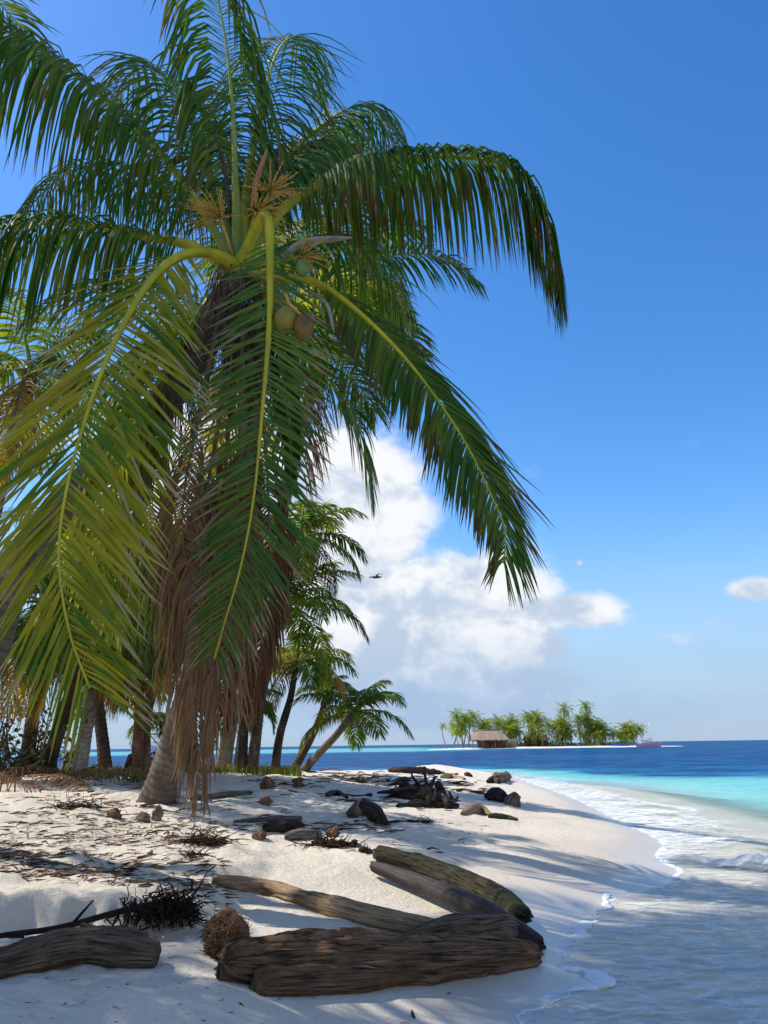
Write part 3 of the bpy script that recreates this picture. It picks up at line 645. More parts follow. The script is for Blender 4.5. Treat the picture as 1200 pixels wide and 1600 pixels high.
# two nearest fronds, leaflet by leaflet
frond_obj(big, base, [H_]+px((345, 402, 6.1), (305, 394, 5.9), (262, 412, 5.7), (220, 460, 5.5), (172, 550, 5.2), (135, 650, 5.0), (105, 760, 4.85), (92, 870, 4.75), (108, 985, 4.75), (140, 1075, 4.75)),
          M['leaf_y'], M['rachis'], 'yellowing frond hanging down in front on the left', True, n=122, Lmax=1.08, wid=.036, g=.055, lift=-8, a0=58, a1=36, seed=21, pr=(.075, .009), t0=.13, nfix=(-.15, -1, .25), nseg=6, tipmin=.5)
frond_obj(big, base, px((372, 425, 6.3), (392, 375, 6.1), (408, 342, 5.95), (416, 334, 5.88), (421, 350, 5.84), (422, 400, 5.8), (421, 500, 5.75), (410, 640, 5.7), (396, 780, 5.7), (375, 890, 5.7), (350, 975, 5.72), (335, 1030, 5.75)),
          M['leaf_c'], M['rachis'], 'kinked green frond hanging straight down in front of the trunk', True, n=104, Lmax=.70, wid=.031, g=.055, lift=-10, a0=76, a1=40, seed=22, pr=(.066, .008), t0=.22, nfix=(.1, -1.0, .1), nseg=6)
# dead fronds hanging below the crown
DEAD = [(px((365, 470, 6.3), (345, 640, 6.3), (315, 820, 6.3), (300, 1000, 6.3), (308, 1150, 6.3), (312, 1235, 6.3)), 'leaf_d', 31, .75),
        (px((375, 480, 6.4), (355, 700, 6.4), (345, 880, 6.4), (350, 1020, 6.4), (348, 1120, 6.4)), 'leaf_r', 32, .7),
        (px((350, 470, 6.2), (310, 650, 6.2), (285, 800, 6.15), (300, 930, 6.15), (330, 1050, 6.15)), 'leaf_d', 33, .8),
        (px((390, 480, 6.5), (415, 700, 6.5), (420, 880, 6.5), (408, 1000, 6.5), (395, 1090, 6.5)), 'leaf_r', 34, .65),
        (px((380, 490, 6.2), (372, 760, 6.15), (362, 950, 6.15), (345, 1080, 6.15), (325, 1150, 6.15)), 'leaf_d', 35, .7),
        (px((350, 470, 6.6), (280, 560, 6.7), (225, 680, 6.7), (205, 790, 6.7)), 'leaf_d', 36, .6),
        (px((340, 470, 6.6), (250, 640, 6.7), (235, 800, 6.7), (260, 960, 6.7)), 'leaf_y', 37, .8),
        (px((372, 480, 6.6), (390, 640, 6.6), (365, 830, 6.6), (350, 1000, 6.6)), 'leaf_d', 38, .7)]
for pts, lm, sd, Lm in DEAD:
    frond_obj(big, base, pts, M[lm], M['rachis_d'], 'dry brown frond hanging below the crown', n=84, Lmax=Lm, wid=.028, g=.6, lift=-10, a0=55, a1=22, seed=sd, pr=(.05, .006), t0=.40, jit=.55, curl=.9, n0=(0, -1, .1))
fibre_skirt(big, base, at(362, 480, 6.32), .20, 420, .8, M['fibre'], 5)
fibre_skirt(big, base, at(270, 605, 6.5), .26, 260, .7, M['fibre'], 6, 'leaf_base_skirt')
fibre_skirt(big, base, at(385, 560, 6.4), .12, 90, 1.0, M['rachis_d'], 7, 'leaf_base_skirt')
def spathe(pts, wmax, mat, label):
    P, L = resample(pts, 18); s = np.linspace(0, 1, 18); mb = MB()
    mb.tube(P, wmax*np.clip(np.sin(np.pi*np.clip(s*.93+.05, 0, 1))**.7, .06, 1), 8, flat=.35); o = mb.build('spathe', mat, big, base); o['label'] = label
spathe(px((392, 330, 6.0), (402, 280, 5.95), (418, 232, 5.9)), .075, M['spathe'], 'upright reddish brown flower sheath')
spathe(px((358, 340, 6.1), (352, 270, 6.05), (336, 208, 6.0)), .05, M['spathe_k'], 'dark upright flower sheath')
spathe(px((430, 410, 6.0), (475, 380, 5.95), (550, 371, 5.9)), .055, M['spathe_g'], 'grey curved flower sheath')
spathe(px((480, 455, 6.0), (510, 475, 5.95), (522, 520, 5.9)), .045, M['spathe_g'], 'grey drooping flower sheath')
rs = random.Random(8)
for (cx, cy, n, dx, dy) in ((345, 340, 46, -1, -.3), (420, 300, 46, 1, -.2), (400, 330, 40, 1, .25), (470, 400, 26, 1, .2)):
    mb = MB(); c = at(cx, cy, 5.98)
    mb.tube([hub, c*.6+hub*.4, c], [.02, .016, .01], 6)
    for i in range(n):
        v = norm(np.array((dx*.7+rs.gauss(0, .6), rs.gauss(-.3, .5), -dy+rs.gauss(.1, .55)))); l = rs.uniform(.12, .36)
        p1 = c+v*l*.5; p2 = c+v*l+np.array((0, 0, -.06*l)); mb.tube([c, p1, p2], [.005, .0045, .003], 4)
        for k in range(5):
            q = c+v*l*(.3+.14*k); ellipsoid(mb, q+np.array((rs.gauss(0, .006), 0, rs.gauss(0, .006))), (.008,)*3, 5)
    mb.build('flower_spray', M['spike'], big, base)
nut(big, base, at(473, 419, 5.8), .062, M['nut_g'], 1)['label'] = 'small green coconut'
nut(big, base, at(446, 500, 5.80), .100, M['nut_y'], 2, 1.2, (.3, .3, 0))['label'] = 'yellow green coconut'
nut(big, base, at(474, 512, 5.80), .085, M['nut_o'], 3, 1.35)['label'] = 'orange brown coconut'
nut(big, base, at(425, 470, 6.4), .11, M['nut_y'], 4)
mb = MB(); mb.tube([hub, at(440, 440, 5.9), at(452, 475, 5.75), at(470, 492, 5.75)], [.03, .02, .016, .012], 6); mb.build('fruit_stalk', M['spike'], big, base)

# ---------------------------------------------------------------- other palms on the beach
g0 = ground
def palm_px(label, bpx, cpx, cy, mids=(), by=None, **kw):
    b = g0(*bpx)
    if by: b = at(bpx[0], bpx[1], by); b[2] = hz_at(b[0], b[1])
    c = at(cpx[0], cpx[1], cy); ms = []
    for i, (x, y) in enumerate(mids): f = (i+1)/(len(mids)+1); ms.append(at(x, y, b[1]*(1-f)+cy*f))
    return palm(label, b, c, ms or None, **kw)
palm_px('coconut palm whose flared trunk leans right out of the sand, behind dead hanging fronds', (243, 1248), (405, 520), 9.6, ((285, 1120), (335, 960), (385, 720)), nf=11, fl=3.0, seed=41, tm='trunk', r=(.26, .15), leafn=60, Lmax=1.0, flare=1.75, el=(70, -45), dead=2, mixm=['leaf', 'leaf', 'leaf_y'])
palm_px('tall coconut palm with pale curved trunk behind the big crown, reddish at its foot', (345, 1199), (528, 425), 12.0, ((385, 1000), (440, 800), (472, 660), (503, 555)), nf=12, fl=2.7, seed=42, tm='trunk_l', r=(.24, .13), leafn=60, Lmax=.9, el=(75, -30), dead=1, nuts=4)
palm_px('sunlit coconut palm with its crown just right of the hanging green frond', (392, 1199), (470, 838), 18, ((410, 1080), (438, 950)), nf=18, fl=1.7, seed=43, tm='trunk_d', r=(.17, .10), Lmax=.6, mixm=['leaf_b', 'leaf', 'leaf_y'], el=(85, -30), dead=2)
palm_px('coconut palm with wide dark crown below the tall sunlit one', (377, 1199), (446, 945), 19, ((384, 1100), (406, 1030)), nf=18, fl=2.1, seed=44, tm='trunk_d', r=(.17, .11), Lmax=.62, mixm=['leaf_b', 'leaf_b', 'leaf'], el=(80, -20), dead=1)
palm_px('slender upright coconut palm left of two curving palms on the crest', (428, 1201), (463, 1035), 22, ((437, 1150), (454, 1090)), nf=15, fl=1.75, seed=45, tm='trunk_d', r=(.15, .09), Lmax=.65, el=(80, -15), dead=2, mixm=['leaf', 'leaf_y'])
palm_px('middle palm of the curving trio, its small crown half hidden', (450, 1203), (512, 1080), 25, ((480, 1165), (500, 1122)), nf=9, fl=1.0, seed=46, tm='trunk_d', r=(.15, .10), Lmax=.45, el=(85, 0), dead=0)
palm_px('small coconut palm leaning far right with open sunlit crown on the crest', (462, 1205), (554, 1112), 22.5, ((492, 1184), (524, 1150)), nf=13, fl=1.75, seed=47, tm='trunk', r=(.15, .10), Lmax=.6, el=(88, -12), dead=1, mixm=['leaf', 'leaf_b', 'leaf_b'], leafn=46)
palm_px('low coconut palm with short fronds close behind the dead frond curtain', (372, 1199), (386, 1095), 22, (), nf=11, fl=1.2, seed=48, tm='trunk_d', r=(.19, .14), Lmax=.45, el=(60, -25), dead=1)
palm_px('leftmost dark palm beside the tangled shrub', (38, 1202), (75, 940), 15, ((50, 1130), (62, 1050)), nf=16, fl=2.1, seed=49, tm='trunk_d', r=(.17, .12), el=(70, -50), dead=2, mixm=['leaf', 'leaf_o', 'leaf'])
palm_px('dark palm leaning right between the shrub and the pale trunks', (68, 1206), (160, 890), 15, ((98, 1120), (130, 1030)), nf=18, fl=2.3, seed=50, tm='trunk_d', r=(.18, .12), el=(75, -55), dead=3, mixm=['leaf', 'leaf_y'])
palm_px('pale trunked palm bending low to the right, leftmost of the pale pair', (92, 1206), (200, 985), 19, ((112, 1178), (140, 1135)), nf=15, fl=1.7, seed=51, tm='trunk_l', r=(.13, .10), el=(70, -40), dead=2, mixm=['leaf', 'leaf_o'])
palm_px('pale trunked palm standing nearly upright, right of the pale pair', (122, 1212), (150, 985), 16, ((132, 1160), (142, 1090)), nf=15, fl=1.8, seed=52, tm='trunk_l', r=(.15, .12), el=(70, -45), dead=2, mixm=['leaf', 'leaf_y', 'leaf_o'])
palm_px('upright palm in front of the white boat, with brown dead fronds', (213, 1198), (222, 960), 17, ((217, 1140), (218, 1060)), nf=17, fl=2.0, seed=53, tm='trunk_r', r=(.15, .11), el=(70, -60), dead=3, mixm=['leaf', 'leaf', 'leaf_o'])
palm_px('palm close beside the boat, leaning into the dark foliage', (228, 1198), (275, 900), 18, ((228, 1130), (245, 1040)), nf=18, fl=2.3, seed=54, tm='trunk_r', r=(.16, .11), el=(75, -55), dead=3)
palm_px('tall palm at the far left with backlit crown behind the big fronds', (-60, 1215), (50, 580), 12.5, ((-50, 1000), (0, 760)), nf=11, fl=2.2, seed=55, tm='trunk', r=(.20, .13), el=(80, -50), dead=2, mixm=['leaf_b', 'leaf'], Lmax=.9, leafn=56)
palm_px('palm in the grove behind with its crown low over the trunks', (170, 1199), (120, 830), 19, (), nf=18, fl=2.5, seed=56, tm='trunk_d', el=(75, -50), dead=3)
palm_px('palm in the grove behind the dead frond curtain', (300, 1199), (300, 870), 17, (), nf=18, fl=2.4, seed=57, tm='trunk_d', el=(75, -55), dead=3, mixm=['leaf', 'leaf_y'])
for k, (bx, by, cx, cy, cz, lab) in enumerate(((-9.2, 5.6, -7.5, 4.9, 8.0, 'tall palm left of the camera, outside the picture, shading the foreground'),
                                              (-11.5, 7.0, -9.8, 5.8, 9.2, 'palm outside the left edge whose crown shades the sand'),
                                              (-9.0, 9.0, -6.9, 8.2, 12.4, 'very tall palm outside the left edge whose crown shades the swash'))):
    b = np.array((bx, by, hz_at(bx, by))); palm(lab, b, (cx, cy, cz), None, nf=(12, 11, 16)[k], fl=(3.2, 3.2, 2.9)[k], seed=60+k, r=(.2, .13), Lmax=1.05, leafn=60, el=(80, -60))
# young palm sprout between the trunks
b = g0(262, 1198); palm('young palm sprout with short dark fronds beside the leaning flared trunk', b, at(250, 1128, b[1]-.4), None, nf=9, fl=.95, seed=70, r=(.05, .04), Lmax=.45, leafn=26, el=(70, -10), dead=0, tm='trunk_d', group='young palms')

# ---------------------------------------------------------------- driftwood
LOGK = .80
def log(name, label, pts, R, mat, seed=0, n=40, k=120, rough=.16, groove=.12, ends=.35, cat='driftwood', group=None, sink=.25, flat=1.0, extra=None):
    P, L = resample(pts, k); s = np.linspace(0, 1, k); r = np.interp(s, np.linspace(0, 1, len(R)), R)*LOGK
    e = np.minimum(s, 1-s)*L; r = r*(1-.25*np.exp(-e/.05))
    def nz(Lg, th, kk, nn):
        c, sn = np.cos(th), np.sin(th)
        v = 1+rough*fbm(Lg*1.8, c*1.2+seed, sn*1.2, s=seed, o=4)+groove*fbm(Lg*1.3, c*4.2, sn*4.2+seed, s=seed+9, o=3)
        cr = fbm(Lg*.9+seed, c*3.1, sn*3.1, s=seed+21, o=3); v = v-groove*2.0*np.exp(-(cr/.06)**2)
        v = v+groove*.85*(.35-np.abs(fbm(Lg*2.6, c*8+seed, sn*8, s=seed+33, o=3)))
        for q_ in range(3):
            kl, kt = L*(.2+.3*q_+.07*(seed % 3)), 1.2*q_+seed; v = v+rough*.9*np.exp(-((Lg-kl)/.07)**2-((1-np.cos(th-kt))/.10)**2)
        return np.maximum(v, .25)
    V, F, U = tube_np(P, r, n, True, flat, nz, 1.0)
    # ragged ends: pull the end rings along the axis unevenly
    T = norm(np.gradient(P, axis=0)); Vr = V.reshape(k+2, n, 3); th = np.linspace(0, 2*math.pi, n, endpoint=False)
    for idx, tdir, rr in ((0, -T[0], r[0]), (k+1, T[-1], r[-1])):
        for j in range(0, 6):
            ii = j if idx == 0 else k+1-j
            am = ends*1.5*rr*(fbm(np.cos(th)*3.4+seed, np.sin(th)*3.4, s=seed+17, o=4))*(1-j/6)
            Vr[ii] += am[:, None]*tdir[None]
    mb = MB(); mb.add(Vr.reshape(-1, 3), F, U)
    if extra: extra(mb)
    org = np.asarray(pts[len(pts)//2], float).copy(); org[2] = hz_at(org[0], org[1])
    o = mb.build(name, mat, None, org); tag(o, label, cat, group); return o
def on(px_, py_, r, lift=.70):                       # centre of a log of radius r that rests on the sand under this pixel
    p = g0(px_, py_); return p+UP*r*lift*LOGK
GD = 'driftwood on the beach'
def slab(mb):
    P, L = resample([on(402, 1553, .07, .8), on(480, 1553, .08, .9), on(620, 1544, .07, 1.0), on(700, 1534, .05, 1.0)], 80)
    V, F, U = tube_np(P, np.interp(np.linspace(0, 1, 80), (0, .05, .5, 1), (.055, .075, .07, .02)), 28, True, None,
                      lambda Lg, th, k, n: np.maximum(.3, 1+.2*fbm(Lg*2, np.cos(th)*2, np.sin(th)*2, s=91, o=4)+.14*fbm(Lg*1.5, np.cos(th)*5, np.sin(th)*5, s=93, o=3)))
    mb.add(V, F, U)
log('driftwood_log', 'big dark weathered log with split bark, nearest the camera', [on(350, 1532, .15), on(440, 1536, .17), on(600, 1530, .175), on(740, 1520, .15), on(838, 1508, .11)], [.13, .175, .19, .18, .16, .11], M['w_dark'], 1, 84, 260, .16, .17, .3, group=GD, extra=slab)
log('driftwood_log', 'short grey brown log lying behind the nearest log at its right end', [on(612, 1500, .12)+UP*.02, on(700, 1492, .14)+UP*.05, on(800, 1482, .14)+UP*.06], [.06, .12, .135, .115], M['w_grey'], 2, 44, 110, .16, .15, .4, group=GD)
log('driftwood_log', 'long tan log, bare and sunlit at its far left end', [on(336, 1383, .06), on(420, 1398, .07), on(560, 1440, .09), on(660, 1463, .10), on(735, 1478, .09)], [.055, .085, .085, .10, .105, .08], M['w_tan'], 3, 40, 150, .14, .12, .5, group=GD)
log('driftwood_log', 'smooth black log lying between the tan log and the mossy log', [on(584, 1372, .08)+UP*.05, on(650, 1398, .09)+UP*.05, on(740, 1440, .10)+UP*.05, on(846, 1484, .08)], [.075, .095, .105, .115, .07], M['w_pipe'], 4, 36, 120, .06, .03, .8, group=GD)
log('driftwood_log', 'thick moss covered log, farthest back of the log pile', [on(590, 1345, .13), on(680, 1375, .15), on(770, 1415, .16), on(822, 1450, .13)], [.10, .125, .13, .125, .10], M['w_moss'], 5, 44, 120, .10, .07, .5, group=GD)
def stub(mb):
    p = on(120, 1500, .1); q = g0(243, 1514)+UP*.06; V, F, U = tube_np(resample([p, (p+q)/2, q], 40)[0], np.linspace(.11, .06, 40), 24, True, None,
        lambda Lg, th, k, n: np.maximum(.3, 1+.25*fbm(Lg*3, np.cos(th)*2, np.sin(th)*2, s=95, o=4))); mb.add(V, F, U)
log('driftwood_log', 'forked weathered log at the lower left edge of the picture', [on(-90, 1542, .10), on(0, 1530, .11), on(80, 1513, .13), on(150, 1500, .12), on(222, 1490, .10)], [.07, .09, .12, .12, .085], M['w_grey'], 6, 48, 130, .22, .16, .6, group=GD, extra=stub)
SM = [ # (label, pts, radii, mat, seed)
 ('bleached stick lying across the sand behind the dark husk pile', [(365, 1287), (410, 1284), (470, 1284)], [.03, .04, .05], 'w_bleach'),
 ('dark log end with weed, left of the pile of husks', [(412, 1302), (440, 1300), (472, 1297)], [.07, .09, .06], 'w_char'),
 ('pale grey log stub in the husk pile', [(447, 1312), (475, 1311), (500, 1310)], [.07, .09, .07], 'w_bleach'),
 ('upright charred stump leaning among driftwood in mid beach', [(605, 1288), (585, 1270), (565, 1255)], [.10, .14, .08], 'w_char'),
 ('round dark stump beside the leaning charred one', [(548, 1278), (560, 1274), (575, 1276)], [.10, .13, .10], 'w_grey'),
 ('straight dark pole lying under the root tangle', [(622, 1262), (670, 1261), (716, 1262)], [.05, .055, .05], 'w_char'),
 ('pale brown knobbly driftwood right of the root tangle', [(722, 1274), (750, 1272), (768, 1276)], [.05, .11, .04], 'w_tan'),
 ('thin dark driftwood pointing to the water', [(765, 1278), (790, 1280), (808, 1283)], [.05, .06, .04], 'w_moss'),
 ('black blocky driftwood nearest the far surf', [(763, 1252), (775, 1251), (790, 1255)], [.12, .20, .15], 'w_char'),
 ('grey upright driftwood block by the far surf', [(795, 1258), (803, 1250), (808, 1243)], [.15, .17, .13], 'w_grey'),
 ('short log with round cut end near the far waterline', [(776, 1222), (786, 1221), (794, 1219)], [.20, .22, .21], 'w_grey'),
 ('low brown driftwood left of the round cut log', [(762, 1224), (770, 1223), (780, 1225)], [.08, .14, .10], 'w_char'),
 ('long dark driftwood on the far crest of the beach', [(608, 1206), (640, 1207), (688, 1209)], [.11, .15, .09], 'w_char'),
 ('tan driftwood lying right of the far crest', [(690, 1216), (705, 1216), (726, 1219)], [.07, .10, .07], 'w_tan'),
 ('small crooked twig of driftwood on the far crest', [(690, 1208), (700, 1212), (716, 1210)], [.05, .05, .03], 'w_char'),
 ('dark stump standing on the crest right of the leaning palms', [(480, 1205), (480, 1200), (481, 1193)], [.16, .15, .15], 'w_char'),
 ('dark stump standing left of the boat palm', [(204, 1199), (204, 1190), (205, 1180)], [.15, .14, .13], 'w_char'),
 ('dark stick lying left of the pole', [(512, 1246), (526, 1243), (542, 1249)], [.06, .08, .04], 'w_char'),
 ('grey stick lying beyond the flared trunk', [(300, 1250), (345, 1247), (392, 1242)], [.05, .07, .05], 'w_grey'),
 ('long thin dark branch right of the mid beach stump', [(735, 1238), (750, 1241), (764, 1244)], [.03, .035, .03], 'w_char'),
 ('short dark stick half buried in front of the ledge', [(12, 1466), (24, 1467), (37, 1468)], [.012, .016, .010], 'w_char'),
 ('small dark stick on the wet sand in front of the nearest log', [(644, 1582), (645, 1589), (648, 1595)], [.007, .009, .007], 'w_char'),
 ('small dark wedge of driftwood on the far sand', [(726, 1212), (731, 1213), (738, 1214)], [.07, .10, .05], 'w_char')]
for i, (lab, pp, R, mt) in enumerate(SM):
    if 'stump standing' in lab or 'upright' in lab:
        b = g0(*pp[0]); pts = [b-UP*.1]+[at(x, y, b[1]) for x, y in pp[1:]]
    else: pts = [on(x, y, r) for (x, y), r in zip(pp, R)]
    log('driftwood', lab, pts, R, M[mt], 200+i, 20, 36, .30, .15, .5, group='small driftwood on the beach')
def roots(name, label, cpx, spread, n, ln, mat, seed, rad=(.02, .004), core=.1, cat='driftwood', flatz=1.0, group=None, lumps=5):
    c = g0(*cpx); rs = random.Random(seed); mb = MB()
    for i in range(lumps):
        ellipsoid(mb, c+np.array((rs.gauss(0, spread*.4), rs.gauss(0, spread*.2), core*.6)), (core*rs.uniform(.6, 1.2), core*rs.uniform(.6, 1), core*rs.uniform(.5, .9)*flatz), 14, noise=.4, seed=seed+i)
    for i in range(n):
        p = c+np.array((rs.gauss(0, spread*.5), rs.gauss(0, spread*.25), abs(rs.gauss(core*.5, core*.4)*flatz)+.01)); v = norm(np.array((rs.gauss(0, 1), rs.gauss(0, .6), rs.gauss(.0, .5)*flatz))); P = [p]
        for k in range(4): v = norm(v+np.array((rs.gauss(0, .5), rs.gauss(0, .5), rs.gauss(-.1, .4)*flatz))); p = p+v*ln*rs.uniform(.15, .4); p[2] = max(p[2], c[2]-.01); P.append(p)
        mb.tube(P, np.linspace(rad[0], rad[1], 5)*rs.uniform(.5, 1.2), 5)
    o = mb.build(name, mat, None, c); tag(o, label, cat, group); return o
roots('root_tangle', 'tangle of charred roots with upright stubs in mid beach', (648, 1248), .5, 26, .5, M['w_char'], 301, (.07, .02), .17, group=GD)
roots('root_tangle', 'dark upturned root on top of the black pole', (680, 1262), .25, 22, .4, M['w_char'], 302, (.05, .012), .12, group=GD)
roots('seaweed_clump', 'dark weed hanging from the husk pile toward the mossy log', (512, 1322), .28, 160, .22, M['weed'], 303, (.008, .002), .05, 'seaweed', .6)
roots('seaweed_clump', 'clump of brown weed on the log end left of the husk pile', (440, 1298), .2, 120, .16, M['weed'], 304, (.007, .002), .06, 'seaweed', .7)
roots('seaweed_clump', 'small round clump of weed left of the mossy log tip', (570, 1332), .08, 70, .08, M['weed'], 305, (.005, .002), .03, 'seaweed', .7)
roots('seaweed_clump', 'clump of weed on the sand behind the ledge', (318, 1318), .22, 150, .2, M['weed'], 306, (.006, .002), .04, 'seaweed', .6)
roots('seaweed_clump', 'small dark weed scrap on the sand above the tan log', (302, 1338), .13, 70, .12, M['weed'], 307, (.005, .002), .02, 'seaweed', .5)
roots('seaweed_clump', 'weed patch caught in litter left of the flared trunk foot', (120, 1262), .4, 120, .25, M['weed'], 308, (.006, .002), .03, 'seaweed', .5)
roots('seaweed_clump', 'weed scrap lying below the black pole', (658, 1285), .2, 60, .2, M['weed'], 309, (.006, .002), .02, 'seaweed', .4)
# uprooted branch with black root hair
c0 = g0(0, 1478); br = empty('uprooted_branch', g0(120, 1462)); tag(br, 'uprooted thin branch with a mop of black roots, lying behind the lower left log', 'branch')
bo = np.array(br.location); mb = MB()
spine = [g0(-60, 1490)+UP*.03, g0(0, 1480)+UP*.05, g0(90, 1470)+UP*.07, g0(185, 1463)+UP*.12, g0(250, 1462)+UP*.16, g0(285, 1460)+UP*.17, g0(300, 1458)+UP*.10]
mb.tube(resample(spine, 40)[0], np.linspace(.014, .024, 40), 8); sp_, _ = resample(spine, 40)
mb.tube([sp_[16], sp_[16]+np.array((.05, 0, .06)), sp_[16]+np.array((.11, .02, .13))], [.012, .009, .005], 6)
mb.tube([sp_[23], sp_[23]+np.array((-.03, -.02, -.02)), sp_[23]+np.array((.02, -.05, -.05))], [.010, .007, .005], 6)
mb.tube([sp_[37], sp_[37]+np.array((.08, .03, .12)), sp_[37]+np.array((.12, .03, .20)), sp_[37]+np.array((.19, .03, .25))], [.008, .006, .004, .003], 5)
mb.tube([sp_[38], sp_[38]+np.array((.08, .0, .05)), sp_[38]+np.array((.18, .0, .05))], [.007, .005, .003], 5)
mb.build('stem', M['root'], br, bo); mb = MB(); rs = random.Random(12)
for i in range(330):
    f = rs.random(); k = int(24+15*f**.6); p = sp_[min(k, 39)].copy()+np.array((rs.gauss(0, .03), rs.gauss(0, .03), rs.gauss(.0, .035))); P = [p]
    v = norm(np.array((rs.gauss(.2, .7), rs.gauss(0, .5), rs.gauss(-.35, .6))))
    for q in range(5): v = norm(v+np.array((rs.gauss(0, .45), rs.gauss(0, .45), rs.gauss(-.1, .4)))); p = p+v*rs.uniform(.015, .05); p[2] = max(p[2], hz_at(bo[0], bo[1])-.02); P.append(p)
    mb.tube(P, np.linspace(rs.uniform(.003, .008), .0015, 6), 4)
mb.build('root_mop', M['root'], br, bo)
# husks and stones
def husk(label, pxy, r, mat='husk', seed=0, st=1.2, rot=(0, .9, 0), sink=.8, fib=0, name='coconut_husk', cat='coconut'):
    r *= .70 if fib < 200 else 1
    if fib < 200: sink *= .45
    c = g0(*pxy); org = c.copy(); c = c+UP*r*sink; mb = MB(); ellipsoid(mb, c, (r, r*.92, r*st), 22, noise=.45 if fib < 200 else .14, seed=seed, ridge=.07, rot=rot, fr=2.2); rs = random.Random(seed)
    for i in range(fib):
        v = norm(np.array((rs.gauss(0, 1), rs.gauss(-.3, 1), rs.gauss(.1, 1)))); p = c+v*r*rs.uniform(.9, 1.12); tng = norm(np.cross(v, (rs.gauss(0, 1), rs.gauss(0, 1), rs.gauss(0, 1)))+v*rs.uniform(0, .5))
        mb.tube([p, p+tng*r*.30-v*r*.03, p+tng*r*.6-v*r*.13-UP*r*.06], [.003, .0024, .0008], 4)
    o = mb.build(name, M[mat], None, org); tag(o, label, cat, 'coconut husks and stones on the sand')
husk('large fibrous brown coconut husk standing left of the nearest log', (352, 1498), .118, 'husk', 1, 1.2, (.15, .12, 0), .95, 900)
husk('reddish brown husk at the left end of the husk pile', (405, 1312), .085, 'husk', 2, 1.25, (0, 1.3, .4), .8, 60)
husk('brown husk at the right end of the husk pile', (520, 1306), .085, 'husk', 3, 1.2, (0, 1.2, 0), .8, 60)
husk('grey brown husk on the sand left of the leaning charred stump', (414, 1258), .11, 'husk', 4, 1.2, (0, 1.3, 0), .7)
husk('dark husk among litter left of the flared trunk foot', (177, 1277), .10, 'husk', 5, 1.2, (0, 1.2, 0), .7)
husk('pale husk lying in front of the flared trunk foot', (222, 1284), .10, 'husk_l', 6, 1.25, (.5, .8, 0), .8)
husk('pale upright bleached husk right of the other pale one', (245, 1282), .09, 'husk_l', 7, 1.9, (.3, .25, 0), 1.2)
husk('pale stone at the right foot of the flared trunk', (270, 1253), .16, 'stone', 10, .8, (0, 0, 0), .5, 0, 'beach_stone', 'stone')
husk('smaller pale stone next to the first at the flared trunk', (283, 1255), .11, 'stone', 11, .8, (0, 0, 0), .5, 0, 'beach_stone', 'stone')
husk('dark husk on the far sand left of the stump', (418, 1232), .16, 'husk', 12, 1.1, (0, 1.2, 0), .6)
husk('dark husk farther right near the crest', (466, 1228), .15, 'husk', 13, 1.1, (0, 1.3, .5), .6)

# beach litter: scraps too many to count
rs = random.Random(77); mb = MB()
def litter(x0, x1, y0, y1, n, ln, rr, dens=None):
    for i in range(n):
        pxx, pyy = rs.uniform(x0, x1), rs.uniform(y0, y1); d = ray(pxx, pyy); t = (CAM[2]-.75)/(-d[2]); p = CAM+d*t
        if dens is not None and float(fbm(np.array([p[0]*.9]), np.array([p[1]*.9]), s=dens, o=3)[0]) < rs.uniform(-.25, .5): continue
        yield p
def put(pts, ln, rr, spread=0):
    if not pts: return
    A = np.array(pts); z = height(A[:, 0], A[:, 1])
    for (x, y, _), zz in zip(A, z):
        a = rs.gauss(.15, .75); l = ln*rs.uniform(.25, 1.3); dx, dy = math.cos(a)*l/2, math.sin(a)*l/2; r = rr*rs.uniform(.5, 1.5); k = rs.gauss(0, .12)*l
        zz += r*.4; lift = abs(rs.gauss(0, .12))*l*.6
        V, F, U = tube_np([(x-dx, y-dy, zz), (x-k, y+k, zz+lift), (x+dx, y+dy, zz+.3*lift)], [r, r*1.1, r*.3], 4, True, rs.choice((.3, .6, 1)))
        mb.add(V, F, U, rs.choice((0, 0, 1, 1, 2, 3)))
put(list(litter(-60, 360, 1262, 1335, 2300, 0, 0, 41)), .17, .0052)
put(list(litter(200, 480, 1240, 1300, 520, 0, 0, 42)), .2, .006)
put(list(litter(-60, 330, 1222, 1262, 520, 0, 0, 43)), .3, .008)
put(list(litter(380, 620, 1206, 1262, 620, 0, 0, 44)), .32, .010)
put(list(litter(480, 760, 1203, 1216, 160, 0, 0, None)), .45, .02)
put(list(litter(0, 700, 1330, 1420, 40, 0, 0, None)), .08, .0025)
put(list(litter(540, 760, 1225, 1290, 90, 0, 0, None)), .17, .006)
put(list(litter(0, 330, 1390, 1460, 60, 0, 0, None)), .05, .002)
li = mb.build('beach_litter', [M['twig'], M['weed'], M['rachis_d'], M['leaf_d']]); tag(li, 'brown twigs, weed and leaf scraps strewn over the upper beach', 'litter', kind='stuff')

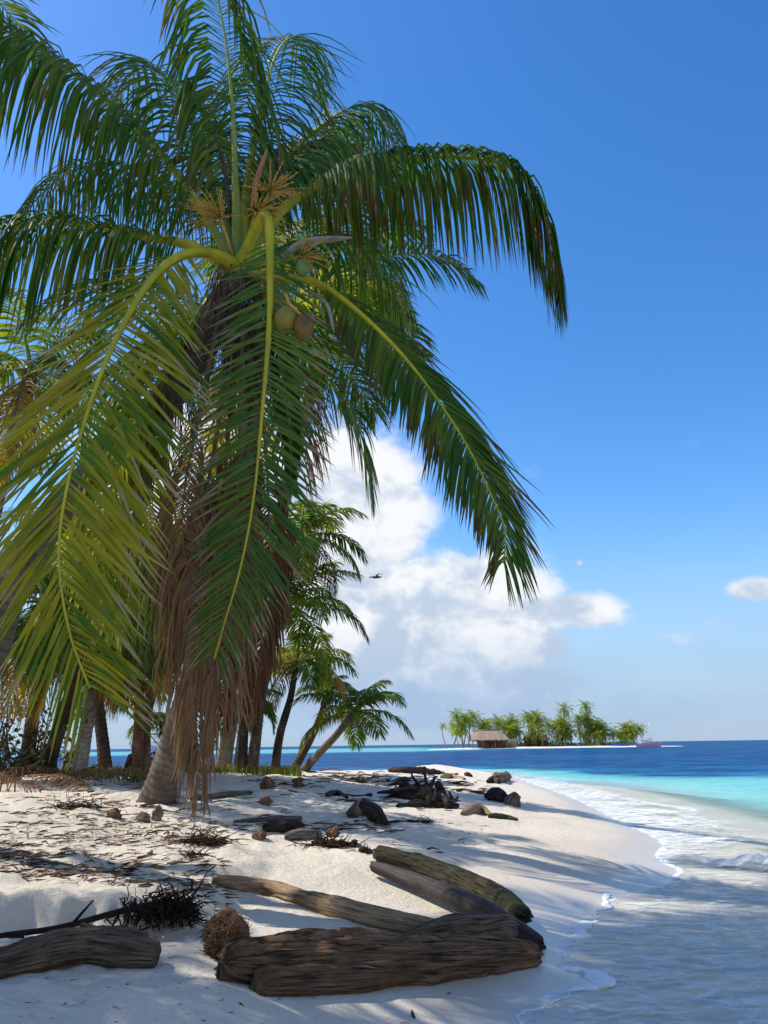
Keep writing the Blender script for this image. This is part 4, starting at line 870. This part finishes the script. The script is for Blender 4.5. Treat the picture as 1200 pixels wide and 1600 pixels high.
# fallen fronds on the ground at the left
for k, (x, y, a, L) in enumerate(((20, 1236, 10, 2.6), (90, 1226, 170, 2.4), (60, 1215, 30, 2.2), (140, 1232, 185, 1.8), (10, 1222, -15, 2.6), (190, 1226, 20, 1.6))):
    b = g0(x, y); a = math.radians(a); P = []
    for s in range(6):
        q = b+np.array((math.cos(a), math.sin(a)*.5, 0))*L*(s/5-.5); q[2] = hz_at(q[0], q[1])+.10+.16*math.sin(s*1.1+k); P.append(q)
    root = empty('fallen_frond', b); tag(root, ['long dry frond on the ground at the left edge, in front', 'dry frond fallen below the pale trunks', 'dry frond under the dark leaning trunk', 'short reddish frond lying toward the flared trunk', 'dry frond heaped against the shrub', 'shortest dry frond, nearest the flared trunk'][k], 'palm frond', 'fallen fronds')
    frond_obj(root, b, P, M['leaf_d' if k % 2 else 'leaf_r'], M['rachis_d'], single=True, n=44, Lmax=.55, wid=.03, g=.25, lift=5, seed=500+k, nseg=4, jit=.4, pr=(.035, .006), nr=18)
# shrub at the left edge
def shrub(label, pxy, h, wdt, nb, seed):
    c = g0(*pxy); rs = random.Random(seed); root = empty('shrub', c); tag(root, label, 'shrub'); mb = MB(); lb = MB()
    for i in range(nb):
        p = c+np.array((rs.gauss(0, wdt*.15), rs.gauss(0, wdt*.15), -.05)); v = norm(np.array((rs.gauss(0, .6), rs.gauss(0, .5), 1))); P = [p]
        for s in range(6): v = norm(v+np.array((rs.gauss(0, .28), rs.gauss(0, .28), rs.gauss(.05, .2)))); p = p+v*h*rs.uniform(.12, .22); P.append(p)
        mb.tube(P, np.linspace(.03, .006, 7)*rs.uniform(.6, 1.3), 6)
        for q in range(34):
            a = P[rs.randrange(2, 7)]+np.array([rs.gauss(0, .14) for _ in range(3)]); l = rs.uniform(.06, .14); u = norm(np.array([rs.gauss(0, 1) for _ in range(3)])); t_2 = norm(np.cross(u, [rs.gauss(0, 1) for _ in range(3)]))*l*.28
            lb.add([a-t_2*.4, a, a+t_2*.4, a+u*l*.5-t_2, a+u*l*.5+UP*.01, a+u*l*.5+t_2, a+u*l-t_2*.1, a+u*l, a+u*l+t_2*.1], leaf_faces(2), [(0, .5)]*3+[(.5, .5)]*3+[(.8, rs.random())]*3)
    mb.build('branches', M['trunk_d'], root, c); o = lb.build('foliage', M['shrub'], root, c); o['kind'] = 'stuff'
shrub('tangled dark shrub with bare branches at the left edge', (12, 1206), 1.7, 1.6, 26, 81)
shrub('low dark shrub at the foot of the leaning dark palm', (75, 1208), .9, 1.3, 16, 82)
shrub('low dark bush right of the boat palms', (255, 1200), .55, 1.0, 14, 83)
# grass
rs = random.Random(91); lb = MB(); GX = []
for (x0, x1, y0, y1, n) in ((0, 300, 1196, 1210, 3000), (100, 260, 1206, 1222, 900), (300, 470, 1198, 1206, 2000)):
    for i in range(n):
        d = ray(rs.uniform(x0, x1), rs.uniform(y0, y1)); t = (CAM[2]-.92)/(-d[2]); p = CAM+d*min(t, 30); GX.append(p[:2])
GX = np.array(GX); GZ = height(GX[:, 0], GX[:, 1])
for (x, y), z in zip(GX, GZ):
    if z < .35: continue
    l = rs.uniform(.08, .28); a = rs.uniform(0, 6.28); bx, by = math.cos(a)*.016, math.sin(a)*.016; lx, ly = rs.gauss(0, .35)*l, rs.gauss(0, .35)*l; v = rs.random()
    P0 = np.array((x, y, z-.01)); W_ = np.array((bx, by, 0)); P1 = P0+np.array((lx*.4, ly*.4, l*.6)); P2 = P0+np.array((lx, ly, l))
    lb.add([P0-W_, P0, P0+W_, P1-W_*.8, P1, P1+W_*.8, P2-W_*.1, P2, P2+W_*.1], leaf_faces(2), [(0, v)]*3+[(.5, v)]*3+[(1, v)]*3)
gr = lb.build('beach_grass', M['grass']); tag(gr, 'short green and straw grass along the crest under the palms', 'grass', kind='stuff')

# ---------------------------------------------------------------- far island
ID = 250.0
def ipx(x, y, Y=ID): return at(x, y, Y)
n = 60; P = []
xa, xb = ipx(668, 1165)[0], ipx(1075, 1163)[0]
xs = np.linspace(xa, xb, 80); V = []; rowsI = np.linspace(-1, 1, 15)
for r_ in rowsI:
    yy = ID+4+r_*13; hh = .55*(1-r_**2)**.5*np.clip(np.minimum((xs-xa)/16, (xb-xs)/26), 0, 1)**.6+.06*fbm(xs*.2, xs*0+r_*3, s=6, o=2)
    V.append(np.stack([xs, yy+2*np.sin(xs*.1)*0+0*xs, hh-.06], 1))
V = np.vstack(V); i = np.arange(14)[:, None]*80; j = np.arange(79)[None]
isl = link('far_island', mesh_np('far_island', V, np.stack([i+j, i+j+1, i+81+j, i+80+j], -1).reshape(-1, 4), [M['isle_sand']])); tag(isl, kind='structure')
def crown_mesh(seed, fl=3.6):
    rs = random.Random(seed); mb = MB()
    for i in range(19):
        f = i/19; e = math.radians(82-120*f+rs.gauss(0, 6)); a = i*2.39996+rs.gauss(0, .2); o = np.array((math.cos(a), math.sin(a), 0)); p = o*.1; P = [p]; L = fl*rs.uniform(.85, 1.15)
        for s in range(4): e = max(e-math.radians(rs.uniform(10, 20)), -1.4); p = p+(o*math.cos(e)+UP*math.sin(e))*L/4; P.append(p)
        R, V, U, FT = frond_np(P, n=16, Lmax=1.15, wid=.20, g=.5, lift=5, seed=seed*50+i, nseg=2, nr=10, sides=4, pr=(.07, .03), t0=.12)
        mb.add(*R, m=0); mb.add(*flat_leaves(V, U, FT), m=1)
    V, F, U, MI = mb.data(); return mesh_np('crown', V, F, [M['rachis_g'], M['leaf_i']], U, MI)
crowns = [crown_mesh(s) for s in (1, 2, 3, 4)]
tm = []
for s in (0, 1, 2):
    q = [np.array((0, 0, -.03)), np.array((.03+.05*s, .02, .35)), np.array((.06+.07*s, 0, .7)), np.array((.04+.06*s, 0, 1.0))]
    Pq, _ = resample(q, 14); v, f, u = tube_np(Pq, np.linspace(.024, .014, 14), 6); tm.append((mesh_np('trunk', v, f, [M['trunk_l']], u), q[-1]))
rs = random.Random(31); ip = [(692, 1134, 0, 'lone small palm at the left tip of the far island'), (713, 1118, 0, 'tall palm left of the thatched hut on the far island'), (740, 1120, 6, 'palm rising just behind the left end of the thatched hut'),
      (915, 1103, 3, 'tallest palm of the far island, right of the middle'), (882, 1107, 5, 'second tallest palm of the far island, left of the tallest'), (1000, 1138, 2, 'last palm at the right end of the far island beside the pink boat'),
      (977, 1137, 5, 'second palm from the right end of the far island'), (722, 1138, 0, 'bushy low palm left of the hut on the far island'), (940, 1136, 4, 'palm right below the tallest one on the far island')]
for k in range(42):
    x = rs.uniform(750, 990); tall = 1112+20*abs((x-860)/110)**1.5+rs.uniform(0, 26); ip.append((x, min(tall, 1150), rs.uniform(2, 14), 'coconut palm within the dense grove of the far island'))
for k in range(6): ip.append((rs.uniform(705, 755), rs.uniform(1120, 1142), rs.uniform(4, 12), 'palm in the loose group left of and behind the island hut'))
for k in range(12): ip.append((rs.uniform(795, 985), rs.uniform(1140, 1150), rs.uniform(0, 8), 'low palm along the shore of the far island grove'))
for k, (x, y, dy, lab) in enumerate(ip):
    c = ipx(x, y, ID+dy); s = rs.randrange(3); me, tip = tm[s]; hgt = c[2]-.3; fl = -1 if rs.random() < .5 else 1
    root = empty('coconut_palm', (c[0]-tip[0]*hgt*fl, c[1], .3)); tag(root, lab, 'palm tree', 'palms of the far island')
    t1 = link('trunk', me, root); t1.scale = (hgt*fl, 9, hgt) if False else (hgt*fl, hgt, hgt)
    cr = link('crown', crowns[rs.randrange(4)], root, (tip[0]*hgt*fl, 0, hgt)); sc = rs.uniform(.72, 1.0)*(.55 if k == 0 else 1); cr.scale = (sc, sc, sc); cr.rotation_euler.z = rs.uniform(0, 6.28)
# undergrowth of the island
lb = MB()
for k in range(1500):
    x = rs.uniform(755, 985); c = ipx(x, 1160, ID+rs.uniform(3, 14)); c[2] = .4+abs(rs.gauss(0, 1.1))*(.6+.4*math.sin(x*.11)); u = norm(np.array([rs.gauss(0, 1) for _ in range(3)])); l = rs.uniform(.4, .9); q = norm(np.cross(u, (rs.gauss(0, 1), .3, 1)))*l*.4; v = rs.random()
    lb.add([c-q*.3, c, c+q*.3, c+u*l*.5-q, c+u*l*.5, c+u*l*.5+q, c+u*l-q*.2, c+u*l, c+u*l+q*.2], leaf_faces(2), [(0, v)]*3+[(.4, v)]*3+[(.8, v)]*3)
ug = lb.build('island_undergrowth', M['leaf_i']); tag(ug, 'low green undergrowth beneath the palms of the far island', 'undergrowth', kind='stuff')
# thatched hut
hc = ipx(763, 1164, ID-4); hc[2] = .35; hut = empty('thatched_hut', hc); tag(hut, 'open sided thatched hut on the left of the far island', 'hut')
def rel(*v): return hc+np.array(v)
mb = MB(); nx, ny = 26, 12; Vv = []
for a in range(nx+1):
    for b_ in range(ny+1):
        u, v = a/nx*2-1, b_/ny*2-1; z = 5.1-2.9*abs(v)**1.05-.9*max(0, abs(u)-.62)/.38*(1-abs(v)); z += .10*float(fbm(np.array([a*.9]), np.array([b_*.9]), s=8, o=2)[0])
        Vv.append(rel(u*(5.6-.7*(1-abs(v))), v*3.6, z))
Vv = np.array(Vv); i = np.arange(nx)[:, None]*(ny+1); j = np.arange(ny)[None]; Ff = np.stack([i+j, i+ny+1+j, i+ny+2+j, i+j+1], -1).reshape(-1, 4)
mb.add(Vv, Ff); mb.add(Vv-np.array((0, 0, .28)), Ff[:, ::-1]); rf = mb.build('roof', M['thatch'], hut, hc)
mb = MB(); mb.box(rel(0, .0, 5.08), (9.2, .5, .3)); mb.build('ridge_cap', M['thatch'], rf, hc)
for x in (-5.0, -1.9, 1.7, 5.0):
    mb = MB(); mb.tube([rel(x, -3.1, -.1), rel(x, -3.1, 2.3)], [.16, .13], 8); mb.build('post', M['post'], hut, hc)
mb = MB(); mb.box(rel(1.2, 1.2, 1.15), (8.6, .12, 2.4)); mb.build('back_wall', M['hutwood'], hut, hc)
for x in (-.6, 1.4, 3.4): mb = MB(); mb.box(rel(x, -1.6, .55), (1.5, .9, 1.1)); mb.build('bench', M['hutwood'], hut, hc)
# second low hut in the grove
h2 = ipx(838, 1164, ID+6); h2[2] = .35; hut2 = empty('cane_hut', h2); tag(hut2, 'low cane walled hut half hidden among the island palms', 'hut')
mb = MB(); mb.box(h2+np.array((0, 0, 1.0)), (7, 3.6, 2.0)); mb.build('wall', M['hutwood'], hut2, h2)
mb = MB(); mb.add([h2+np.array(v) for v in ((-4, -2.4, 1.9), (4, -2.4, 1.9), (3.2, 0, 3.6), (-3.2, 0, 3.6), (4, 2.4, 1.9), (-4, 2.4, 1.9))], [(0, 1, 2, 3), (3, 2, 4, 5), (0, 3, 5, 0+5), (1, 4, 2, 2)][:2]); mb.build('roof', M['thatch'], hut2, h2)
mb = MB(); mb.box(h2+np.array((.6, -1.83, .85)), (.9, .06, 1.7)); mb.build('door', M['dark'], hut2, h2)
# cane fence screen right of the hut
sc0 = ipx(797, 1164, ID-1); sc0[2] = .35; scr = empty('cane_screen', sc0); tag(scr, 'tan cane screen wall right of the thatched hut', 'screen')
for k in range(9): mb = MB(); mb.box(sc0+np.array((-2+k*.5, 0, 1.2)), (.46, .1, 2.3+.12*(k % 3))); mb.build('cane_panel', M['post'], scr, sc0)
# pink boat
def hull(mb, c, L, Wd, Hh, m=0, sgn=1, sheer=.35, yaw=0.0):
    ns, nh = 22, 7; V = []
    for a in range(ns):
        s = a/(ns-1); wd = Wd/2*min(1, (s/.12)**.5*.25+.75)*(1-max(0, (s-.5)/.5)**2.2)
        for b_ in range(-nh, nh+1):
            t = b_/nh; z = Hh*(abs(t)**2.0)*(1+sheer*s*s)-.25*Hh; x = (s-.5)*L*sgn+sgn*.10*L*abs(t)*s*s; y = wd*np.sign(t)*abs(t)**.55
            V.append((x*math.cos(yaw)-y*math.sin(yaw), x*math.sin(yaw)+y*math.cos(yaw), z))
    V = np.array(V)+np.asarray(c); k = 2*nh+1; i = np.arange(ns-1)[:, None]*k; j = np.arange(k-1)[None]
    mb.add(V, np.stack([i+j, i+k+j, i+k+j+1, i+j+1], -1).reshape(-1, 4), m=m)
    top = [(x_) for x_ in range(ns)]; Fd = [(a*k, a*k+k-1, (a+1)*k+k-1, (a+1)*k) for a in range(ns-1)]
    mb.add(V-np.array((0, 0, .12*Hh)), Fd, m=m)
bc = ipx(1013, 1164.5, ID-12); bc[2] = 0; bt = empty('pink_boat', bc); tag(bt, 'pink hulled launch with white canopy and mast moored off the far island', 'boat')
mb = MB(); hull(mb, bc, 6.6, 2.0, 1.1); mb.build('hull', M['pink'], bt, bc)
mb = MB(); mb.box(bc+np.array((-.2, 0, 1.1)), (5.6, 1.9, .10)); mb.build('rub_rail', M['white'], bt, bc)
mb = MB(); mb.box(bc+np.array((-.9, 0, 2.25)), (3.9, 2.0, .12)); mb.build('canopy', M['white'], bt, bc)
for x in (-2.6, -1.3, 0.0, .9):
    for y in (-.9, .9): mb = MB(); mb.tube([bc+np.array((x, y, 1.0)), bc+np.array((x, y, 2.2))], [.05, .05], 6); mb.build('canopy_post', M['white'], bt, bc)
mb = MB(); mb.box(bc+np.array((-.9, .2, 1.45)), (2.8, 1.2, .7)); mb.build('cabin', M['white'], bt, bc)
mb = MB(); mb.tube([bc+np.array((.9, 0, .8)), bc+np.array((.9, 0, 7.0))], [.10, .07], 6); mb.build('mast', M['white'], bt, bc)
c2 = ipx(968, 1162, ID-3); c2[2] = .45; mb = MB(); hull(mb, c2, 5, 1.2, .7); cn = mb.build('canoe', M['bluetarp'], None, c2); tag(cn, 'blue canoe drawn up on the right shore of the far island', 'canoe')
# white boat seen between the trunks
wc = at(232, 1187, 120); wc[2] = 0; wb = empty('white_boat', wc); tag(wb, 'white motor cruiser moored behind the palm trunks on the left', 'boat')
mb = MB(); hull(mb, wc, 9.0, 3.6, 1.8, yaw=math.radians(-72)); mb.build('hull', M['white'], wb, wc)
mb = MB(); mb.box(wc+np.array((-.5, 1.2, 2.0)), (2.6, 4.0, 1.1), rz=.3); mb.build('cabin', M['white'], wb, wc)
mb = MB(); mb.box(wc+np.array((-.5, 1.1, 2.15)), (2.66, 3.6, .4), rz=.3); mb.build('cabin_window', M['glass'], wb, wc)
mb = MB(); mb.box(wc+np.array((-.6, 1.6, 3.55)), (2.4, 2.6, .14), rz=.3); mb.build('flybridge_roof', M['dark'], wb, wc)
for x in (-1.6, .4): mb = MB(); mb.tube([wc+np.array((x, .9, 2.4)), wc+np.array((x, 1.0, 3.5))], [.05, .05], 6); mb.build('roof_post', M['white'], wb, wc)
mb = MB(); mb.tube([wc+np.array((-.6, 1.6, 3.5)), wc+np.array((-.6, 1.6, 6.0))], [.05, .03], 6); mb.build('mast', M['white'], wb, wc)
s0 = at(105, 1174, 700); s0[2] = 0; sb = empty('sailing_boat', s0); tag(sb, 'tiny white sailing boat on the horizon behind the left trunks', 'boat')
mb = MB(); hull(mb, s0, 9, 2.6, 1.4); mb.build('hull', M['white'], sb, s0)
mb = MB(); mb.tube([s0+UP*.8, s0+UP*8.5], [.12, .08], 6); mb.build('mast', M['white'], sb, s0)
# bird
bc = at(588, 902, 38); mb = MB(); sc = 1.0
def wing(sg):
    pts = [(0, 0, 0), (.18*sg, .02, .09), (.38*sg, -.02, .10), (.60*sg, -.12, .02)]; ch = [.13, .14, .11, .02]; V = []
    for (x, y, z), c_ in zip(pts, ch):
        V += [(x, y+c_*.5, z-.004), (x, y, z+.012), (x, y-c_*.5, z-.004)]
    return np.array(V)
ax = np.array([np.array((.86, .5, .0)), np.array((-.5, .86, 0)), np.array((0, 0, 1))])
fwd = norm(np.array((-.9, -.35, -.12))); rt = norm(np.cross(fwd, UP)); upb = np.cross(rt, fwd)
def tob(V): V = np.asarray(V); return bc+V[:, :1]*rt+V[:, 1:2]*fwd+V[:, 2:]*upb
mb.tube(tob([(0, -.30, .0), (0, -.18, 0), (0, 0, 0), (0, .15, .01), (0, .24, .03), (0, .30, .02), (0, .42, -.01)]), [.015, .045, .065, .05, .032, .03, .004], 8)
for sg in (-1, 1): mb.add(tob(wing(sg)), leaf_faces(3))
bd = mb.build('bird', M['dark'], None, bc); tag(bd, 'dark bird gliding in front of the big cloud', 'bird')
